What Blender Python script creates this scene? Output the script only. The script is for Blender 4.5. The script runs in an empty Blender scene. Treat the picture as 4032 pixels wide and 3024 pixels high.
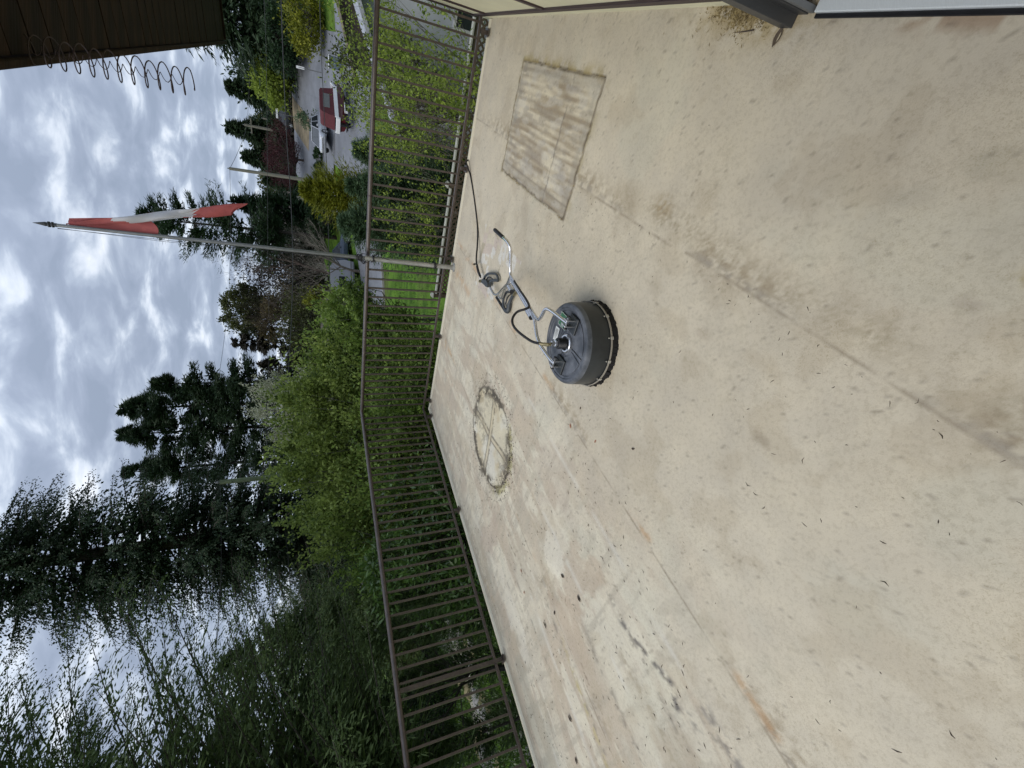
import bpy, math, random
import numpy as np
from mathutils import Vector, Matrix
R=math.radians; PI=math.pi
random.seed(7); RNG=np.random.default_rng(11)
sc=bpy.context.scene; COL=sc.collection
EYE=1.6

# ------------------------------------------------------------------ camera
def make_camera():
    f=1680.; roll=R(1.83); p=math.atan(745*math.cos(roll)/f)
    F=Vector((0,math.cos(p),-math.sin(p))); U=Vector((0,math.sin(p),math.cos(p))); Rt=Vector((1,0,0))
    # the phone is held on its side: the picture's right is the ground, its top is the place's right
    X=(-U)*math.cos(roll)-Rt*math.sin(roll)*-1*-1
    Y=Rt*math.cos(roll)-U*math.sin(roll)*1
    X=(-U)*math.cos(roll)-Rt*math.sin(roll); Y=Rt*math.cos(roll)-U*math.sin(roll)
    cd=bpy.data.cameras.new('camera'); cam=bpy.data.objects.new('camera',cd); COL.objects.link(cam)
    M=Matrix((X,Y,-F)).transposed().to_4x4(); M.translation=Vector((0,0,EYE)); cam.matrix_world=M
    cd.sensor_fit='HORIZONTAL'; cd.sensor_width=36; cd.lens=36*f/4032.; cd.clip_start=.02; cd.clip_end=3000
    sc.camera=cam
make_camera()
sc.render.resolution_x=1024; sc.render.resolution_y=768
sc.render.engine='CYCLES'
sc.view_settings.view_transform='Standard'; sc.view_settings.look='None'; sc.view_settings.gamma=1; sc.view_settings.use_curve_mapping=False
sc.view_settings.exposure=0.35
sc.cycles.max_bounces=6; sc.cycles.diffuse_bounces=3; sc.cycles.transparent_max_bounces=8

# ------------------------------------------------------------------ sky and sun
SUN_AZ,SUN_EL=R(-112),R(50)       # azimuth from +Y towards +X
SUN_STRENGTH=1.35
def make_world():
    w=bpy.data.worlds.new('World'); sc.world=w; w.use_nodes=True; nt=w.node_tree; nt.nodes.clear(); n=nt.nodes; l=nt.links
    def nd(t,**k):
        x=n.new(t)
        for a,b in k.items(): setattr(x,a,b)
        return x
    out=nd('ShaderNodeOutputWorld'); bg=nd('ShaderNodeBackground'); bg.inputs['Strength'].default_value=0.1
    sky=nd('ShaderNodeTexSky',sky_type='NISHITA',sun_disc=False,sun_elevation=SUN_EL,sun_rotation=SUN_AZ)
    sky.air_density=1; sky.dust_density=2
    tc=nd('ShaderNodeTexCoord'); sx=nd('ShaderNodeSeparateXYZ'); l.new(tc.outputs['Generated'],sx.inputs[0])
    def m(op,a,b=None,c=None):
        x=nd('ShaderNodeMath',operation=op)
        for i,v in enumerate((a,b,c)):
            if v is None: continue
            if isinstance(v,(int,float)): x.inputs[i].default_value=v
            else: l.new(v,x.inputs[i])
        return x.outputs[0]
    z=m('MAXIMUM',sx.outputs['Z'],0.0); den=m('ADD',z,0.20)
    cx=nd('ShaderNodeCombineXYZ'); l.new(m('DIVIDE',sx.outputs['X'],den),cx.inputs[0]); l.new(m('DIVIDE',sx.outputs['Y'],den),cx.inputs[1])
    mp=nd('ShaderNodeMapping'); mp.inputs['Rotation'].default_value=(0,0,R(20)); mp.inputs['Scale'].default_value=(1.0,1.25,1); l.new(cx.outputs[0],mp.inputs[0])
    n1=nd('ShaderNodeTexNoise'); n1.inputs['Scale'].default_value=4.6; n1.inputs['Detail'].default_value=7; n1.inputs['Roughness'].default_value=.52; n1.inputs['Distortion'].default_value=.35; l.new(mp.outputs[0],n1.inputs['Vector'])
    n2=nd('ShaderNodeTexNoise'); n2.inputs['Scale'].default_value=1.7; n2.inputs['Detail'].default_value=4; l.new(mp.outputs[0],n2.inputs['Vector'])
    s=m('ADD',m('MULTIPLY',n1.outputs['Fac'],.72),m('MULTIPLY',n2.outputs['Fac'],.28))
    cr=nd('ShaderNodeValToRGB'); l.new(s,cr.inputs[0]); e=cr.color_ramp.elements
    e[0].position=.40; e[0].color=(.235,.280,.365,1); e[1].position=.66; e[1].color=(.71,.745,.81,1)
    k=e.new(.48); k.color=(.275,.322,.415,1); k=e.new(.535); k.color=(.35,.405,.50,1); k=e.new(.585); k.color=(.52,.575,.66,1)
    # overcast luminance rises from horizon to zenith
    g=m('ADD',m('MULTIPLY',z,1.1),.80)
    hz=m('SUBTRACT',1.0,m('MULTIPLY',z,3.2)); hz=m('MAXIMUM',hz,0.0)
    g=m('ADD',g,m('MULTIPLY',hz,.42)); g=m('MULTIPLY',g,10.0)
    vm=nd('ShaderNodeVectorMath',operation='SCALE'); l.new(cr.outputs[0],vm.inputs[0]); l.new(g,vm.inputs['Scale'])
    mx=nd('ShaderNodeMix',data_type='RGBA'); mx.inputs[0].default_value=.9; l.new(sky.outputs[0],mx.inputs[6]); l.new(vm.outputs[0],mx.inputs[7])
    l.new(mx.outputs[2],bg.inputs['Color']); l.new(bg.outputs[0],out.inputs['Surface'])
make_world()
sd=bpy.data.lights.new('sun','SUN'); sd.energy=SUN_STRENGTH; sd.angle=R(42); sd.color=(1,.94,.84)
so=bpy.data.objects.new('sun',sd); COL.objects.link(so)
dv=Vector((math.sin(SUN_AZ)*math.cos(SUN_EL),math.cos(SUN_AZ)*math.cos(SUN_EL),math.sin(SUN_EL)))
so.rotation_euler=dv.to_track_quat('Z','Y').to_euler()

# ------------------------------------------------------------------ helpers
C0=Vector((-.357,6.944,0)); UA=Vector((.777,-.629,0)); WB=Vector((-.629,-.777,0))   # deck corner and its two edge directions
def AB(a,b,z=0): return C0+UA*a+WB*b+Vector((0,0,z))
def pol(az,d,z=0): return Vector((d*math.sin(R(az)),d*math.cos(R(az)),z))
def topz(d,el): return EYE+d*math.tan(R(el))

class MB:
    def __init__(s): s.v=[]; s.f=[]
    def box(s,c,ax,ay,az,hx,hy,hz,bev=0):
        c=Vector(c); b=len(s.v)
        if bev<=0:
            for k in (-1,1):
                for j in (-1,1):
                    for i in (-1,1): s.v.append(c+ax*hx*i+ay*hy*j+az*hz*k)
            s.f+=[(b,b+2,b+3,b+1),(b+4,b+5,b+7,b+6),(b,b+1,b+5,b+4),(b+2,b+6,b+7,b+3),(b,b+4,b+6,b+2),(b+1,b+3,b+7,b+5)]
        else:
            # chamfered along all three directions: two inset rings per z level
            e=bev; rings=[]
            for (k,ins) in ((-1,e),(-1+e/hz,0),(1-e/hz,0),(1,e)):
                r=[]
                X=hx-ins; Y=hy-ins; q=e*.6 if ins==0 else e*.3
                for (i,j) in ((-X+q,-Y),(X-q,-Y),(X,-Y+q),(X,Y-q),(X-q,Y),(-X+q,Y),(-X,Y-q),(-X,-Y+q)):
                    r.append(len(s.v)); s.v.append(c+ax*i+ay*j+az*hz*k)
                rings.append(r)
            s.f.append(tuple(reversed(rings[0]))); s.f.append(tuple(rings[-1]))
            for A,B in zip(rings,rings[1:]):
                for i in range(8): s.f.append((A[i],A[(i+1)%8],B[(i+1)%8],B[i]))
        return s
    def bar(s,p,q,w,h,up=Vector((0,0,1)),bev=0):
        p=Vector(p); q=Vector(q); d=(q-p); L=d.length; d=d/L
        sd_=d.cross(up)
        if sd_.length<1e-4: sd_=d.cross(Vector((1,0,0)))
        sd_.normalize(); u2=sd_.cross(d).normalized()
        return s.box((p+q)/2,sd_,u2,-d if False else d,w/2,h/2,L/2,bev) if True else s
    def tube(s,pts,r,n=8,cap=True,flat=1.0):
        pts=[Vector(p) for p in pts]; m=len(pts)
        rs=r if isinstance(r,(list,tuple)) else [r]*m
        prev=None; rings=[]
        for i,p in enumerate(pts):
            t=(pts[min(i+1,m-1)]-pts[max(i-1,0)])
            if t.length<1e-9: t=Vector((0,0,1))
            t.normalize()
            if prev is None:
                a=t.cross(Vector((0,0,1)))
                if a.length<.05: a=t.cross(Vector((1,0,0)))
                a.normalize()
            else:
                a=prev-t*prev.dot(t); a.normalize()
            prev=a; b=t.cross(a)
            ring=[]
            for k in range(n):
                an=2*PI*k/n; ring.append(len(s.v)); s.v.append(p+a*math.cos(an)*rs[i]+b*math.sin(an)*rs[i]*flat)
            rings.append(ring)
        for A,B in zip(rings,rings[1:]):
            for k in range(n): s.f.append((A[k],A[(k+1)%n],B[(k+1)%n],B[k]))
        if cap: s.f.append(tuple(reversed(rings[0]))); s.f.append(tuple(rings[-1]))
        return s
    def lathe(s,c,prof,n=32,ax=Vector((0,0,1)),e1=None,cap=True):
        c=Vector(c); ax=ax.normalized()
        if e1 is None:
            e1=ax.cross(Vector((0,0,1)))
            if e1.length<.1: e1=Vector((1,0,0))
        e1=e1.normalized(); e2=ax.cross(e1)
        rings=[]
        for (r,z) in prof:
            ring=[]
            for k in range(n):
                a=2*PI*k/n; ring.append(len(s.v)); s.v.append(c+ax*z+e1*math.cos(a)*r+e2*math.sin(a)*r)
            rings.append(ring)
        for A,B in zip(rings,rings[1:]):
            for k in range(n): s.f.append((A[k],A[(k+1)%n],B[(k+1)%n],B[k]))
        if cap: s.f.append(tuple(reversed(rings[0]))); s.f.append(tuple(rings[-1]))
        return s
    def poly(s,pts):
        b=len(s.v); s.v+= [Vector(p) for p in pts]; s.f.append(tuple(range(b,b+len(pts)))); return s
    def prism(s,pts,vec):
        b=len(s.v); n=len(pts); pts=[Vector(p) for p in pts]; vec=Vector(vec)
        s.v+=pts+[p+vec for p in pts]; s.f.append(tuple(range(b+n-1,b-1,-1))); s.f.append(tuple(range(b+n,b+2*n)))
        for i in range(n): s.f.append((b+i,b+(i+1)%n,b+n+(i+1)%n,b+n+i))
        return s
def wloc(o):
    v=Vector((0,0,0))
    while o is not None: v=v+o.location; o=o.parent
    return v
def tag(o,label=None,cat=None,group=None,kind=None):
    if label: o['label']=label
    if cat: o['category']=cat
    if group: o['group']=group
    if kind: o['kind']=kind
    return o
def thing(name,label,cat,loc=(0,0,0),group=None):
    o=bpy.data.objects.new(name,None); o.location=Vector(loc); o.empty_display_size=.2; COL.objects.link(o); return tag(o,label,cat,group)
def link(name,mb,mat,parent=None,smooth=False,loc=None):
    off=wloc(parent) if parent is not None else Vector((0,0,0))
    own=Vector(loc) if loc is not None else Vector((0,0,0))
    me=bpy.data.meshes.new(name); me.from_pydata([tuple(v-off-(own-off if loc is not None else Vector((0,0,0)))) for v in mb.v],[],mb.f); me.update()
    if smooth: me.shade_smooth()
    if mat: me.materials.append(mat)
    o=bpy.data.objects.new(name,me); COL.objects.link(o)
    if parent is not None: o.parent=parent
    if loc is not None: o.location=own-off
    return o
def smooth_angle(o,deg=40):
    me=o.data; me.shade_smooth()
    try:
        me.set_sharp_from_angle(angle=R(deg))
    except Exception: pass
    return o
def children(o): return [c for c in bpy.data.objects if c.parent==o]
def copy_tree(o,parent=None):
    c=o.copy(); COL.objects.link(c)
    if parent is not None: c.parent=parent
    for ch in children(o): copy_tree(ch,c)
    return c
def np_mesh(name,V,Fq,mat,parent=None,k=4,smooth=False,loc=None):
    """V (n,3) array in parent/own space, Fq (m,k) faces"""
    me=bpy.data.meshes.new(name); V=np.asarray(V,dtype=np.float32); Fq=np.asarray(Fq,dtype=np.int32)
    me.vertices.add(len(V)); me.vertices.foreach_set('co',V.ravel())
    me.loops.add(Fq.size); me.loops.foreach_set('vertex_index',Fq.ravel())
    me.polygons.add(len(Fq)); me.polygons.foreach_set('loop_start',np.arange(0,Fq.size,k,dtype=np.int32))
    me.update(calc_edges=True)
    if smooth: me.shade_smooth()
    if mat: me.materials.append(mat)
    o=bpy.data.objects.new(name,me); COL.objects.link(o)
    if parent is not None: o.parent=parent
    if loc is not None: o.location=loc
    return o

# ------------------------------------------------------------------ materials
def mat(name,base,rough=.6,metal=0,var=0,vscale=5,bump=0,bscale=40,spec=.5,var2=None,coat=0,transl=0,stretch=None):
    m=bpy.data.materials.new(name); m.use_nodes=True; nt=m.node_tree; n=nt.nodes; l=nt.links
    b=n['Principled BSDF']; b.inputs['Base Color'].default_value=(*base,1); b.inputs['Roughness'].default_value=rough; b.inputs['Metallic'].default_value=metal
    b.inputs['Specular IOR Level'].default_value=spec
    if coat: b.inputs['Coat Weight'].default_value=coat
    tc=n.new('ShaderNodeTexCoord'); vec=tc.outputs['Object']
    if stretch:
        mp=n.new('ShaderNodeMapping'); mp.inputs['Scale'].default_value=stretch[:3]
        if len(stretch)>3: mp.inputs['Rotation'].default_value=(0,0,stretch[3])
        l.new(vec,mp.inputs[0]); vec=mp.outputs[0]
    if var or var2:
        t=n.new('ShaderNodeTexNoise'); t.inputs['Scale'].default_value=vscale; t.inputs['Detail'].default_value=6; t.inputs['Roughness'].default_value=.62; l.new(vec,t.inputs['Vector'])
        cr=n.new('ShaderNodeValToRGB'); l.new(t.outputs['Fac'],cr.inputs[0])
        c2=var2 if var2 else tuple(min(1,x*(1+var)) for x in base); c1=tuple(x*(1-var) for x in base) if not var2 else base
        cr.color_ramp.elements[0].position=.35; cr.color_ramp.elements[0].color=(*c1,1); cr.color_ramp.elements[1].position=.66; cr.color_ramp.elements[1].color=(*c2,1)
        l.new(cr.outputs[0],b.inputs['Base Color'])
    if bump:
        t=n.new('ShaderNodeTexNoise'); t.inputs['Scale'].default_value=bscale; t.inputs['Detail'].default_value=4; l.new(vec,t.inputs['Vector'])
        bp=n.new('ShaderNodeBump'); bp.inputs['Strength'].default_value=bump; bp.inputs['Distance'].default_value=.01; l.new(t.outputs['Fac'],bp.inputs['Height']); l.new(bp.outputs[0],b.inputs['Normal'])
    if transl:
        tr=n.new('ShaderNodeBsdfTranslucent'); tr.inputs['Color'].default_value=(*base,1)
        if var or var2: l.new(cr.outputs[0],tr.inputs['Color'])
        mx=n.new('ShaderNodeMixShader'); mx.inputs[0].default_value=transl; l.new(b.outputs[0],mx.inputs[1]); l.new(tr.outputs[0],mx.inputs[2])
        l.new(mx.outputs[0],n['Material Output'].inputs['Surface'])
    return m
def leafmat(name,dark,light,scale=2.2,transl=.35,rough=.55,spec=.3):
    """foliage: colour differs from leaf to leaf and from clump to clump"""
    m=bpy.data.materials.new(name); m.use_nodes=True; nt=m.node_tree; n=nt.nodes; l=nt.links
    b=n['Principled BSDF']; b.inputs['Roughness'].default_value=rough; b.inputs['Specular IOR Level'].default_value=spec
    tc=n.new('ShaderNodeTexCoord'); t=n.new('ShaderNodeTexNoise'); t.inputs['Scale'].default_value=scale; t.inputs['Detail'].default_value=3; l.new(tc.outputs['Object'],t.inputs['Vector'])
    ge=n.new('ShaderNodeNewGeometry')
    a=n.new('ShaderNodeMath'); a.operation='MULTIPLY_ADD'; a.inputs[1].default_value=.42; l.new(ge.outputs['Random Per Island'],a.inputs[0]); 
    s=n.new('ShaderNodeMath'); s.operation='MULTIPLY_ADD'; s.inputs[1].default_value=1.3; s.inputs[2].default_value=-.38; l.new(t.outputs['Fac'],s.inputs[0]); l.new(s.outputs[0],a.inputs[2])
    cr=n.new('ShaderNodeValToRGB'); l.new(a.outputs[0],cr.inputs[0]); cr.color_ramp.elements[0].color=(*dark,1); cr.color_ramp.elements[0].position=.1; cr.color_ramp.elements[1].color=(*light,1); cr.color_ramp.elements[1].position=.85
    l.new(cr.outputs[0],b.inputs['Base Color'])
    tr=n.new('ShaderNodeBsdfTranslucent'); l.new(cr.outputs[0],tr.inputs['Color'])
    mx=n.new('ShaderNodeMixShader'); mx.inputs[0].default_value=transl; l.new(b.outputs[0],mx.inputs[1]); l.new(tr.outputs[0],mx.inputs[2]); l.new(mx.outputs[0],n['Material Output'].inputs['Surface'])
    return m
M={}
M['rail']=mat('rail_brown_metal',(.066,.049,.040),.38,.0,var=.30,vscale=14,spec=.6,bump=.12,bscale=60)
M['steel']=mat('brushed_steel',(.72,.72,.73),.24,.92,var=.08,vscale=30)
M['galv']=mat('pole_grey_metal',(.22,.225,.22),.42,.6,var=.15,vscale=12)
M['galv2']=mat('pole_sleeve_metal',(.42,.42,.40),.40,.55,var=.18,vscale=14)
M['black']=mat('black_plastic',(.012,.012,.014),.45,var=.3,vscale=20)
M['grey_pl']=mat('grey_plastic',(.045,.052,.058),.42,var=.25,vscale=18)
M['hose']=mat('black_rubber_hose',(.016,.014,.014),.5,bump=.2,bscale=300)
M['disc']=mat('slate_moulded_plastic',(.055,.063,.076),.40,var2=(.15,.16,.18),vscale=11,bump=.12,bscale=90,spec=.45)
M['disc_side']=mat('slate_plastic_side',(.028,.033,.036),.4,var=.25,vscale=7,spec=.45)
M['brush']=mat('black_brush',(.006,.005,.005),.8)
M['band']=mat('tan_band',(.33,.30,.25),.5); M['clip']=mat('clip_plastic',(.40,.38,.33),.5)
M['brass']=mat('dull_brass',(.27,.235,.14),.42,.75,var=.2,vscale=60)
M['green_label']=mat('green_label',(.035,.16,.075),.4)
M['white_print']=mat('white_print',(.72,.74,.72),.5,var=.1,vscale=30)
M['cream']=mat('cream_wall_paint',(.82,.78,.54),.75,var=.05,vscale=3,bump=.1,bscale=60)
M['batten']=mat('dark_brown_trim_paint',(.045,.026,.028),.5,var=.15)
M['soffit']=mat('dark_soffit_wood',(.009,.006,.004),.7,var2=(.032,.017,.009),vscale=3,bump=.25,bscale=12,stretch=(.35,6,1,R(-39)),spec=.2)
M['alum']=mat('silver_threshold',(.74,.78,.78),.42,.15,var=.06,vscale=60,stretch=(1,18,1,R(51)))
M['frame']=mat('dark_grey_frame',(.062,.064,.066),.45,.3,var=.1)
M['frame2']=mat('mid_grey_frame',(.16,.165,.165),.5,.2,var=.1)
M['timber']=mat('weathered_brown_timber',(.065,.046,.030),.8,var2=(.12,.09,.06),vscale=6,bump=.2,bscale=30)
M['timber_top']=mat('pale_weathered_cap',(.42,.42,.36),.8,var=.2,vscale=8)
M['bark']=mat('grey_brown_bark',(.045,.036,.028),.9,var2=(.10,.085,.07),vscale=7,bump=.5,bscale=14,stretch=(1,1,.25))
M['bark_dark']=mat('dark_bark',(.022,.018,.014),.9,var2=(.05,.042,.034),vscale=6,bump=.5,bscale=12,stretch=(1,1,.25))
M['bark_pale']=mat('pale_bark',(.10,.088,.07),.9,var2=(.20,.18,.15),vscale=8,bump=.4,bscale=16)
M['twig']=mat('fine_twigs',(.075,.055,.047),.9,var=.3)
M['asphalt']=mat('asphalt',(.17,.18,.20),.85,var=.18,vscale=.6,bump=.1,bscale=30)
M['concrete']=mat('pale_concrete',(.38,.36,.32),.85,var=.15,vscale=1.5)
M['polewood']=mat('grey_pole_wood',(.17,.165,.13),.85,var=.25,vscale=3,stretch=(3,3,.4))
M['polegreen']=mat('green_treated_pole',(.12,.15,.08),.8,var=.25,vscale=3,stretch=(3,3,.4))
M['wire']=mat('cable_black',(.03,.03,.032),.6)
M['glass']=mat('dark_glass',(.03,.035,.04),.08,0,spec=.9)
M['tyre']=mat('tyre_rubber',(.018,.018,.018),.75)
M['white']=mat('white_paint',(.72,.74,.76),.4,var=.05)
M['red']=mat('flag_red',(.50,.125,.12),.7,var=.14,vscale=9,transl=.35,bump=.15,bscale=300)
M['flagwhite']=mat('flag_white',(.62,.62,.65),.6,var=.04,transl=.3)

# ------------------------------------------------------------------ ground height
def tz(x,y):
    d=math.hypot(x,y); az=math.degrees(math.atan2(x,y))
    k=float(np.interp(az,(-60,-5,5,14,24,34,60),(0.0,.02,.05,.12,.235,.235,.14)))
    s=max(0.,min(d,62)-31); s=s*s/(s+4) if s>0 else 0
    bump=.05*math.sin(x*.35)*math.cos(y*.3)
    return -2.8+k*s+.02*max(0,d-62)*k/.16+bump*min(1,max(0,(d-6)/10))
def gp(az,d,dz=0):
    p=pol(az,d); return Vector((p.x,p.y,tz(p.x,p.y)+dz))

def make_ground():
    gm=bpy.data.materials.new('lawn_ground'); gm.use_nodes=True; nt=gm.node_tree; n=nt.nodes; l=nt.links; b=n['Principled BSDF']; b.inputs['Roughness'].default_value=.9; b.inputs['Specular IOR Level'].default_value=.1
    tc=n.new('ShaderNodeTexCoord')
    def noise(sc_,det=5):
        t=n.new('ShaderNodeTexNoise'); t.inputs['Scale'].default_value=sc_; t.inputs['Detail'].default_value=det; l.new(tc.outputs['Object'],t.inputs['Vector']); return t.outputs['Fac']
    cr=n.new('ShaderNodeValToRGB'); l.new(noise(1.3,8),cr.inputs[0]); e=cr.color_ramp.elements
    e[0].position=.3; e[0].color=(.045,.095,.014,1); e[1].position=.7; e[1].color=(.13,.24,.03,1)
    cr2=n.new('ShaderNodeValToRGB'); l.new(noise(.16,4),cr2.inputs[0]); cr2.color_ramp.elements[0].position=.52; cr2.color_ramp.elements[0].color=(0,0,0,1); cr2.color_ramp.elements[1].position=.66; cr2.color_ramp.elements[1].color=(.55,.55,.55,1)
    mx=n.new('ShaderNodeMix'); mx.data_type='RGBA'; l.new(cr2.outputs[0],mx.inputs[0]); l.new(cr.outputs[0],mx.inputs[6]); mx.inputs[7].default_value=(.085,.075,.038,1)
    l.new(mx.outputs[2],b.inputs['Base Color'])
    bp=n.new('ShaderNodeBump'); bp.inputs['Strength'].default_value=.6; bp.inputs['Distance'].default_value=.05; l.new(noise(14,6),bp.inputs['Height']); l.new(bp.outputs[0],b.inputs['Normal'])
    M['ground']=gm
    ri=[0]+list(np.arange(2,90,1.0))+[95,105,120,150,200,300,500,900,1500]
    na=120; V=[];F=[]
    for i,r in enumerate(ri):
        for k in range(na):
            a=2*PI*k/na; x=r*math.sin(a); y=r*math.cos(a); V.append((x,y,tz(x,y)))
    for i in range(len(ri)-1):
        for k in range(na): F.append((i*na+k,i*na+(k+1)%na,(i+1)*na+(k+1)%na,(i+1)*na+k))
    o=np_mesh('ground',V,F,gm,smooth=True); tag(o,kind='structure')
    # short grass over the near lawn
    N=14000; az=RNG.uniform(-50,34,N); d=np.sqrt(RNG.uniform(49,29**2,N)); x=d*np.sin(np.radians(az)); y=d*np.cos(np.radians(az))
    z=np.array([tz(a,b_) for a,b_ in zip(x,y)])
    P=np.stack([x,y,z],1); A=np.stack([RNG.normal(0,.4,N),RNG.normal(0,.4,N),np.ones(N)],1); A/=np.linalg.norm(A,axis=1)[:,None]
    V,Fq=leafquads(P,A,RNG.uniform(.06,.16,N),RNG.uniform(.012,.03,N))
    M['grass']=leafmat('grass_blades',(.045,.095,.012),(.17,.30,.035),.8,.35)
    tag(np_mesh('grass',V,Fq,M['grass']),'short green lawn grass below the deck','grass',kind='stuff')

def leafquads(P,A,L,W,rng=None):
    rng=RNG if rng is None else rng
    N=len(P); Rn=rng.normal(size=(N,3)); S=np.cross(A,Rn); S/=(np.linalg.norm(S,axis=1)[:,None]+1e-9)
    L=np.asarray(L)[:,None]; W=np.asarray(W)[:,None]
    V=np.empty((N,4,3)); V[:,0]=P; V[:,1]=P+A*L*.45+S*W*.5; V[:,2]=P+A*L; V[:,3]=P+A*L*.45-S*W*.5
    return V.reshape(-1,3),np.arange(N*4).reshape(N,4)

def strip_road(name,pts,width,matl,off=.05,label=None):
    """a ribbon draped over the ground"""
    P=[Vector((*p,0)) for p in pts]; Q=[]
    for a,b in zip(P,P[1:]):
        k=max(1,int((b-a).length/1.5))
        for i in range(k): Q.append(a.lerp(b,i/k))
    Q.append(P[-1]); V=[];F=[]; nw=int(max(4,width/1.2))
    for i,p in enumerate(Q):
        t=(Q[min(i+1,len(Q)-1)]-Q[max(i-1,0)]).normalized(); s=Vector((t.y,-t.x,0))
        for j in range(nw+1):
            q=p+s*width*(j/nw-.5); V.append((q.x,q.y,tz(q.x,q.y)+off))
    for i in range(len(Q)-1):
        for j in range(nw): F.append((i*(nw+1)+j,i*(nw+1)+j+1,(i+1)*(nw+1)+j+1,(i+1)*(nw+1)+j))
    o=np_mesh(name,V,F,matl,smooth=True); tag(o,kind='structure'); return o

# ------------------------------------------------------------------ deck
def vnoise(A,B,cell,seed):
    rg=np.random.default_rng(seed); n=64; G=rg.random((n,n))
    x=A/cell; y=B/cell; xi=np.floor(x).astype(int); yi=np.floor(y).astype(int); fx=x-xi; fy=y-yi; fx=fx*fx*(3-2*fx); fy=fy*fy*(3-2*fy)
    g=lambda i,j:G[np.mod(i,n),np.mod(j,n)]
    return (g(xi,yi)*(1-fx)+g(xi+1,yi)*fx)*(1-fy)+(g(xi,yi+1)*(1-fx)+g(xi+1,yi+1)*fx)*fy
def fbm(A,B,cell,seed,o=4,sa=1,sb=1):
    s=0;w=1;t=0
    for i in range(o): s=s+w*vnoise(A*sa,B*sb,cell/2**i,seed+i*17); t+=w; w*=.55
    return s/t
def sst(x,a,b):
    t=np.clip((x-a)/(b-a),0,1); return t*t*(3-2*t)
CIR=(1.565,2.24,.525)
MAT_=(3.905,4.745,1.05,2.415)
def make_deck():
    st=.0125; A1=5.1625; B1=6.2
    a=np.arange(.0,A1+1e-6,st); b=np.arange(.0,B1+1e-6,st); a[-1]=A1
    A,B=np.meshgrid(a,b,indexing='ij')
    col=np.empty(A.shape+(3,)); base=np.array([.60,.54,.425]); col[:]=base
    def blend(mask,c):
        nonlocal col
        col=col*(1-mask[...,None])+np.array(c)*mask[...,None]
    wa=A+.10*(fbm(A,B,.25,3)-.5)+.035*(fbm(A,B,.035,7,3)-.5); wb=B+.10*(fbm(A,B,.25,5)-.5)+.035*(fbm(A,B,.035,9,3)-.5)
    big=fbm(A,B,.9,21)
    col*=(1+.16*(big[...,None]-.5)); col*=(1+.10*(fbm(A,B,.12,33)[...,None]-.5))
    # far half of the deck is blotchier: pinkish scuffed zones, chalky pale zones, drag marks along the run of the sheet
    far=sst(3.3-A+.4*(big-.5),0,1.2)
    streak=fbm(A,B,.16,41,4,1.6,.35); streak2=fbm(A,B,.10,77,4,.4,2.2)
    blend(.85*far*sst(fbm(wa,wb,.42,51,5,1.3,.55),.47,.54),(.52,.44,.335))
    blend(.75*far*sst(streak,.52,.61),(.68,.63,.50))
    blend(.5*far*sst(streak2,.56,.66),(.43,.385,.30))
    blend(.35*sst(fbm(A,B,.6,61),.55,.7),(.55,.49,.38))
    blend(.28*sst(fbm(A,B,.5,69),.58,.72),(.55,.54,.44))
    blend(.35*sst(fbm(A,B,.22,91,5),.57,.66),(.46,.39,.28)); hair=sst(fbm(A,B,.022,93,3),.60,.74)*sst(fbm(A,B,.4,95,4),.42,.60); blend(.22*hair,(.34,.30,.21))
    # sheet seams along b: a thin lap line with grime washed against it
    for (sa,dk,rust,seed) in ((4.155,.45,.15,1),(2.785,.45,1.0,2),(1.415,.35,.7,3),(.06,.3,.2,4)):
        line=sa+.012*(vnoise(B*0+seed,B,1.3,seed)-.5)
        dd=A-line
        blend((np.abs(dd)<.006)*(.12+.5*sst(fbm(A,B,.10,seed+8,3),.35,.65)),(.26,.21,.15))
        band=np.exp(-((dd-.05)/.07)**2); patch=sst(fbm(B*0+seed,B,.55,seed+70,3),.42,.62)
        sp=sst(fbm(A,B,.03,seed+60,3),.38,.65)
        blend(min(1,dk*1.7)*band*patch*sp,(.33,.265,.175))
        blend(.5*np.exp(-((dd-.02)/.02)**2)*patch*sp,(.33,.31,.28))
        if rust>.3:
            rp=sst(fbm(B*0+seed*2.3,B,.42,seed+90,3),.50,.64)
            blend(.55*rust*np.exp(-((dd-.035)/.022)**2)*rp*sst(fbm(A,B,.05,seed+99,3),.3,.6),(.50,.27,.10))
    # darker algae band near seam at the feet
    blend(.62*np.exp(-((A-4.255)/.055)**2)*sst(B,2.5,3.0)*sst(fbm(A,B,.5,303,3),.34,.60)*sst(fbm(A,B,.010,305,3),.36,.64),(.36,.305,.21))
    blend(.7*np.exp(-(((A-4.29)/.05)**2+((B-3.35)/.06)**2))*sst(fbm(A,B,.018,307,4),.3,.6),(.33,.23,.10))
    for (pa,pb,ra,rb,c,s) in ((3.727,4.423,.028,.055,(.36,.30,.22),.75),(3.915,3.943,.022,.05,(.43,.36,.27),.5),(4.745,4.473,.05,.09,(.42,.38,.29),.55),(4.63,4.307,.035,.10,(.42,.38,.30),.45),(4.441,4.631,.02,.035,(.40,.34,.27),.55),(3.1,2.5,.02,.12,(.44,.38,.29),.4),
        (2.95,3.05,.02,.10,(.44,.38,.29),.35),(1.1,3.4,.22,.30,(.43,.39,.31),.45),(1.55,3.2,.14,.24,(.43,.39,.31),.45),(4.25,3.04,.09,.14,(.44,.375,.27),.55)):
        e=((wa-pa)/ra)**2+((wb-pb)/rb)**2; blend(s*np.clip(1.25-e,0,1)*(.6+.5*fbm(A,B,.03,int(pa*100))),c)
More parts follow.
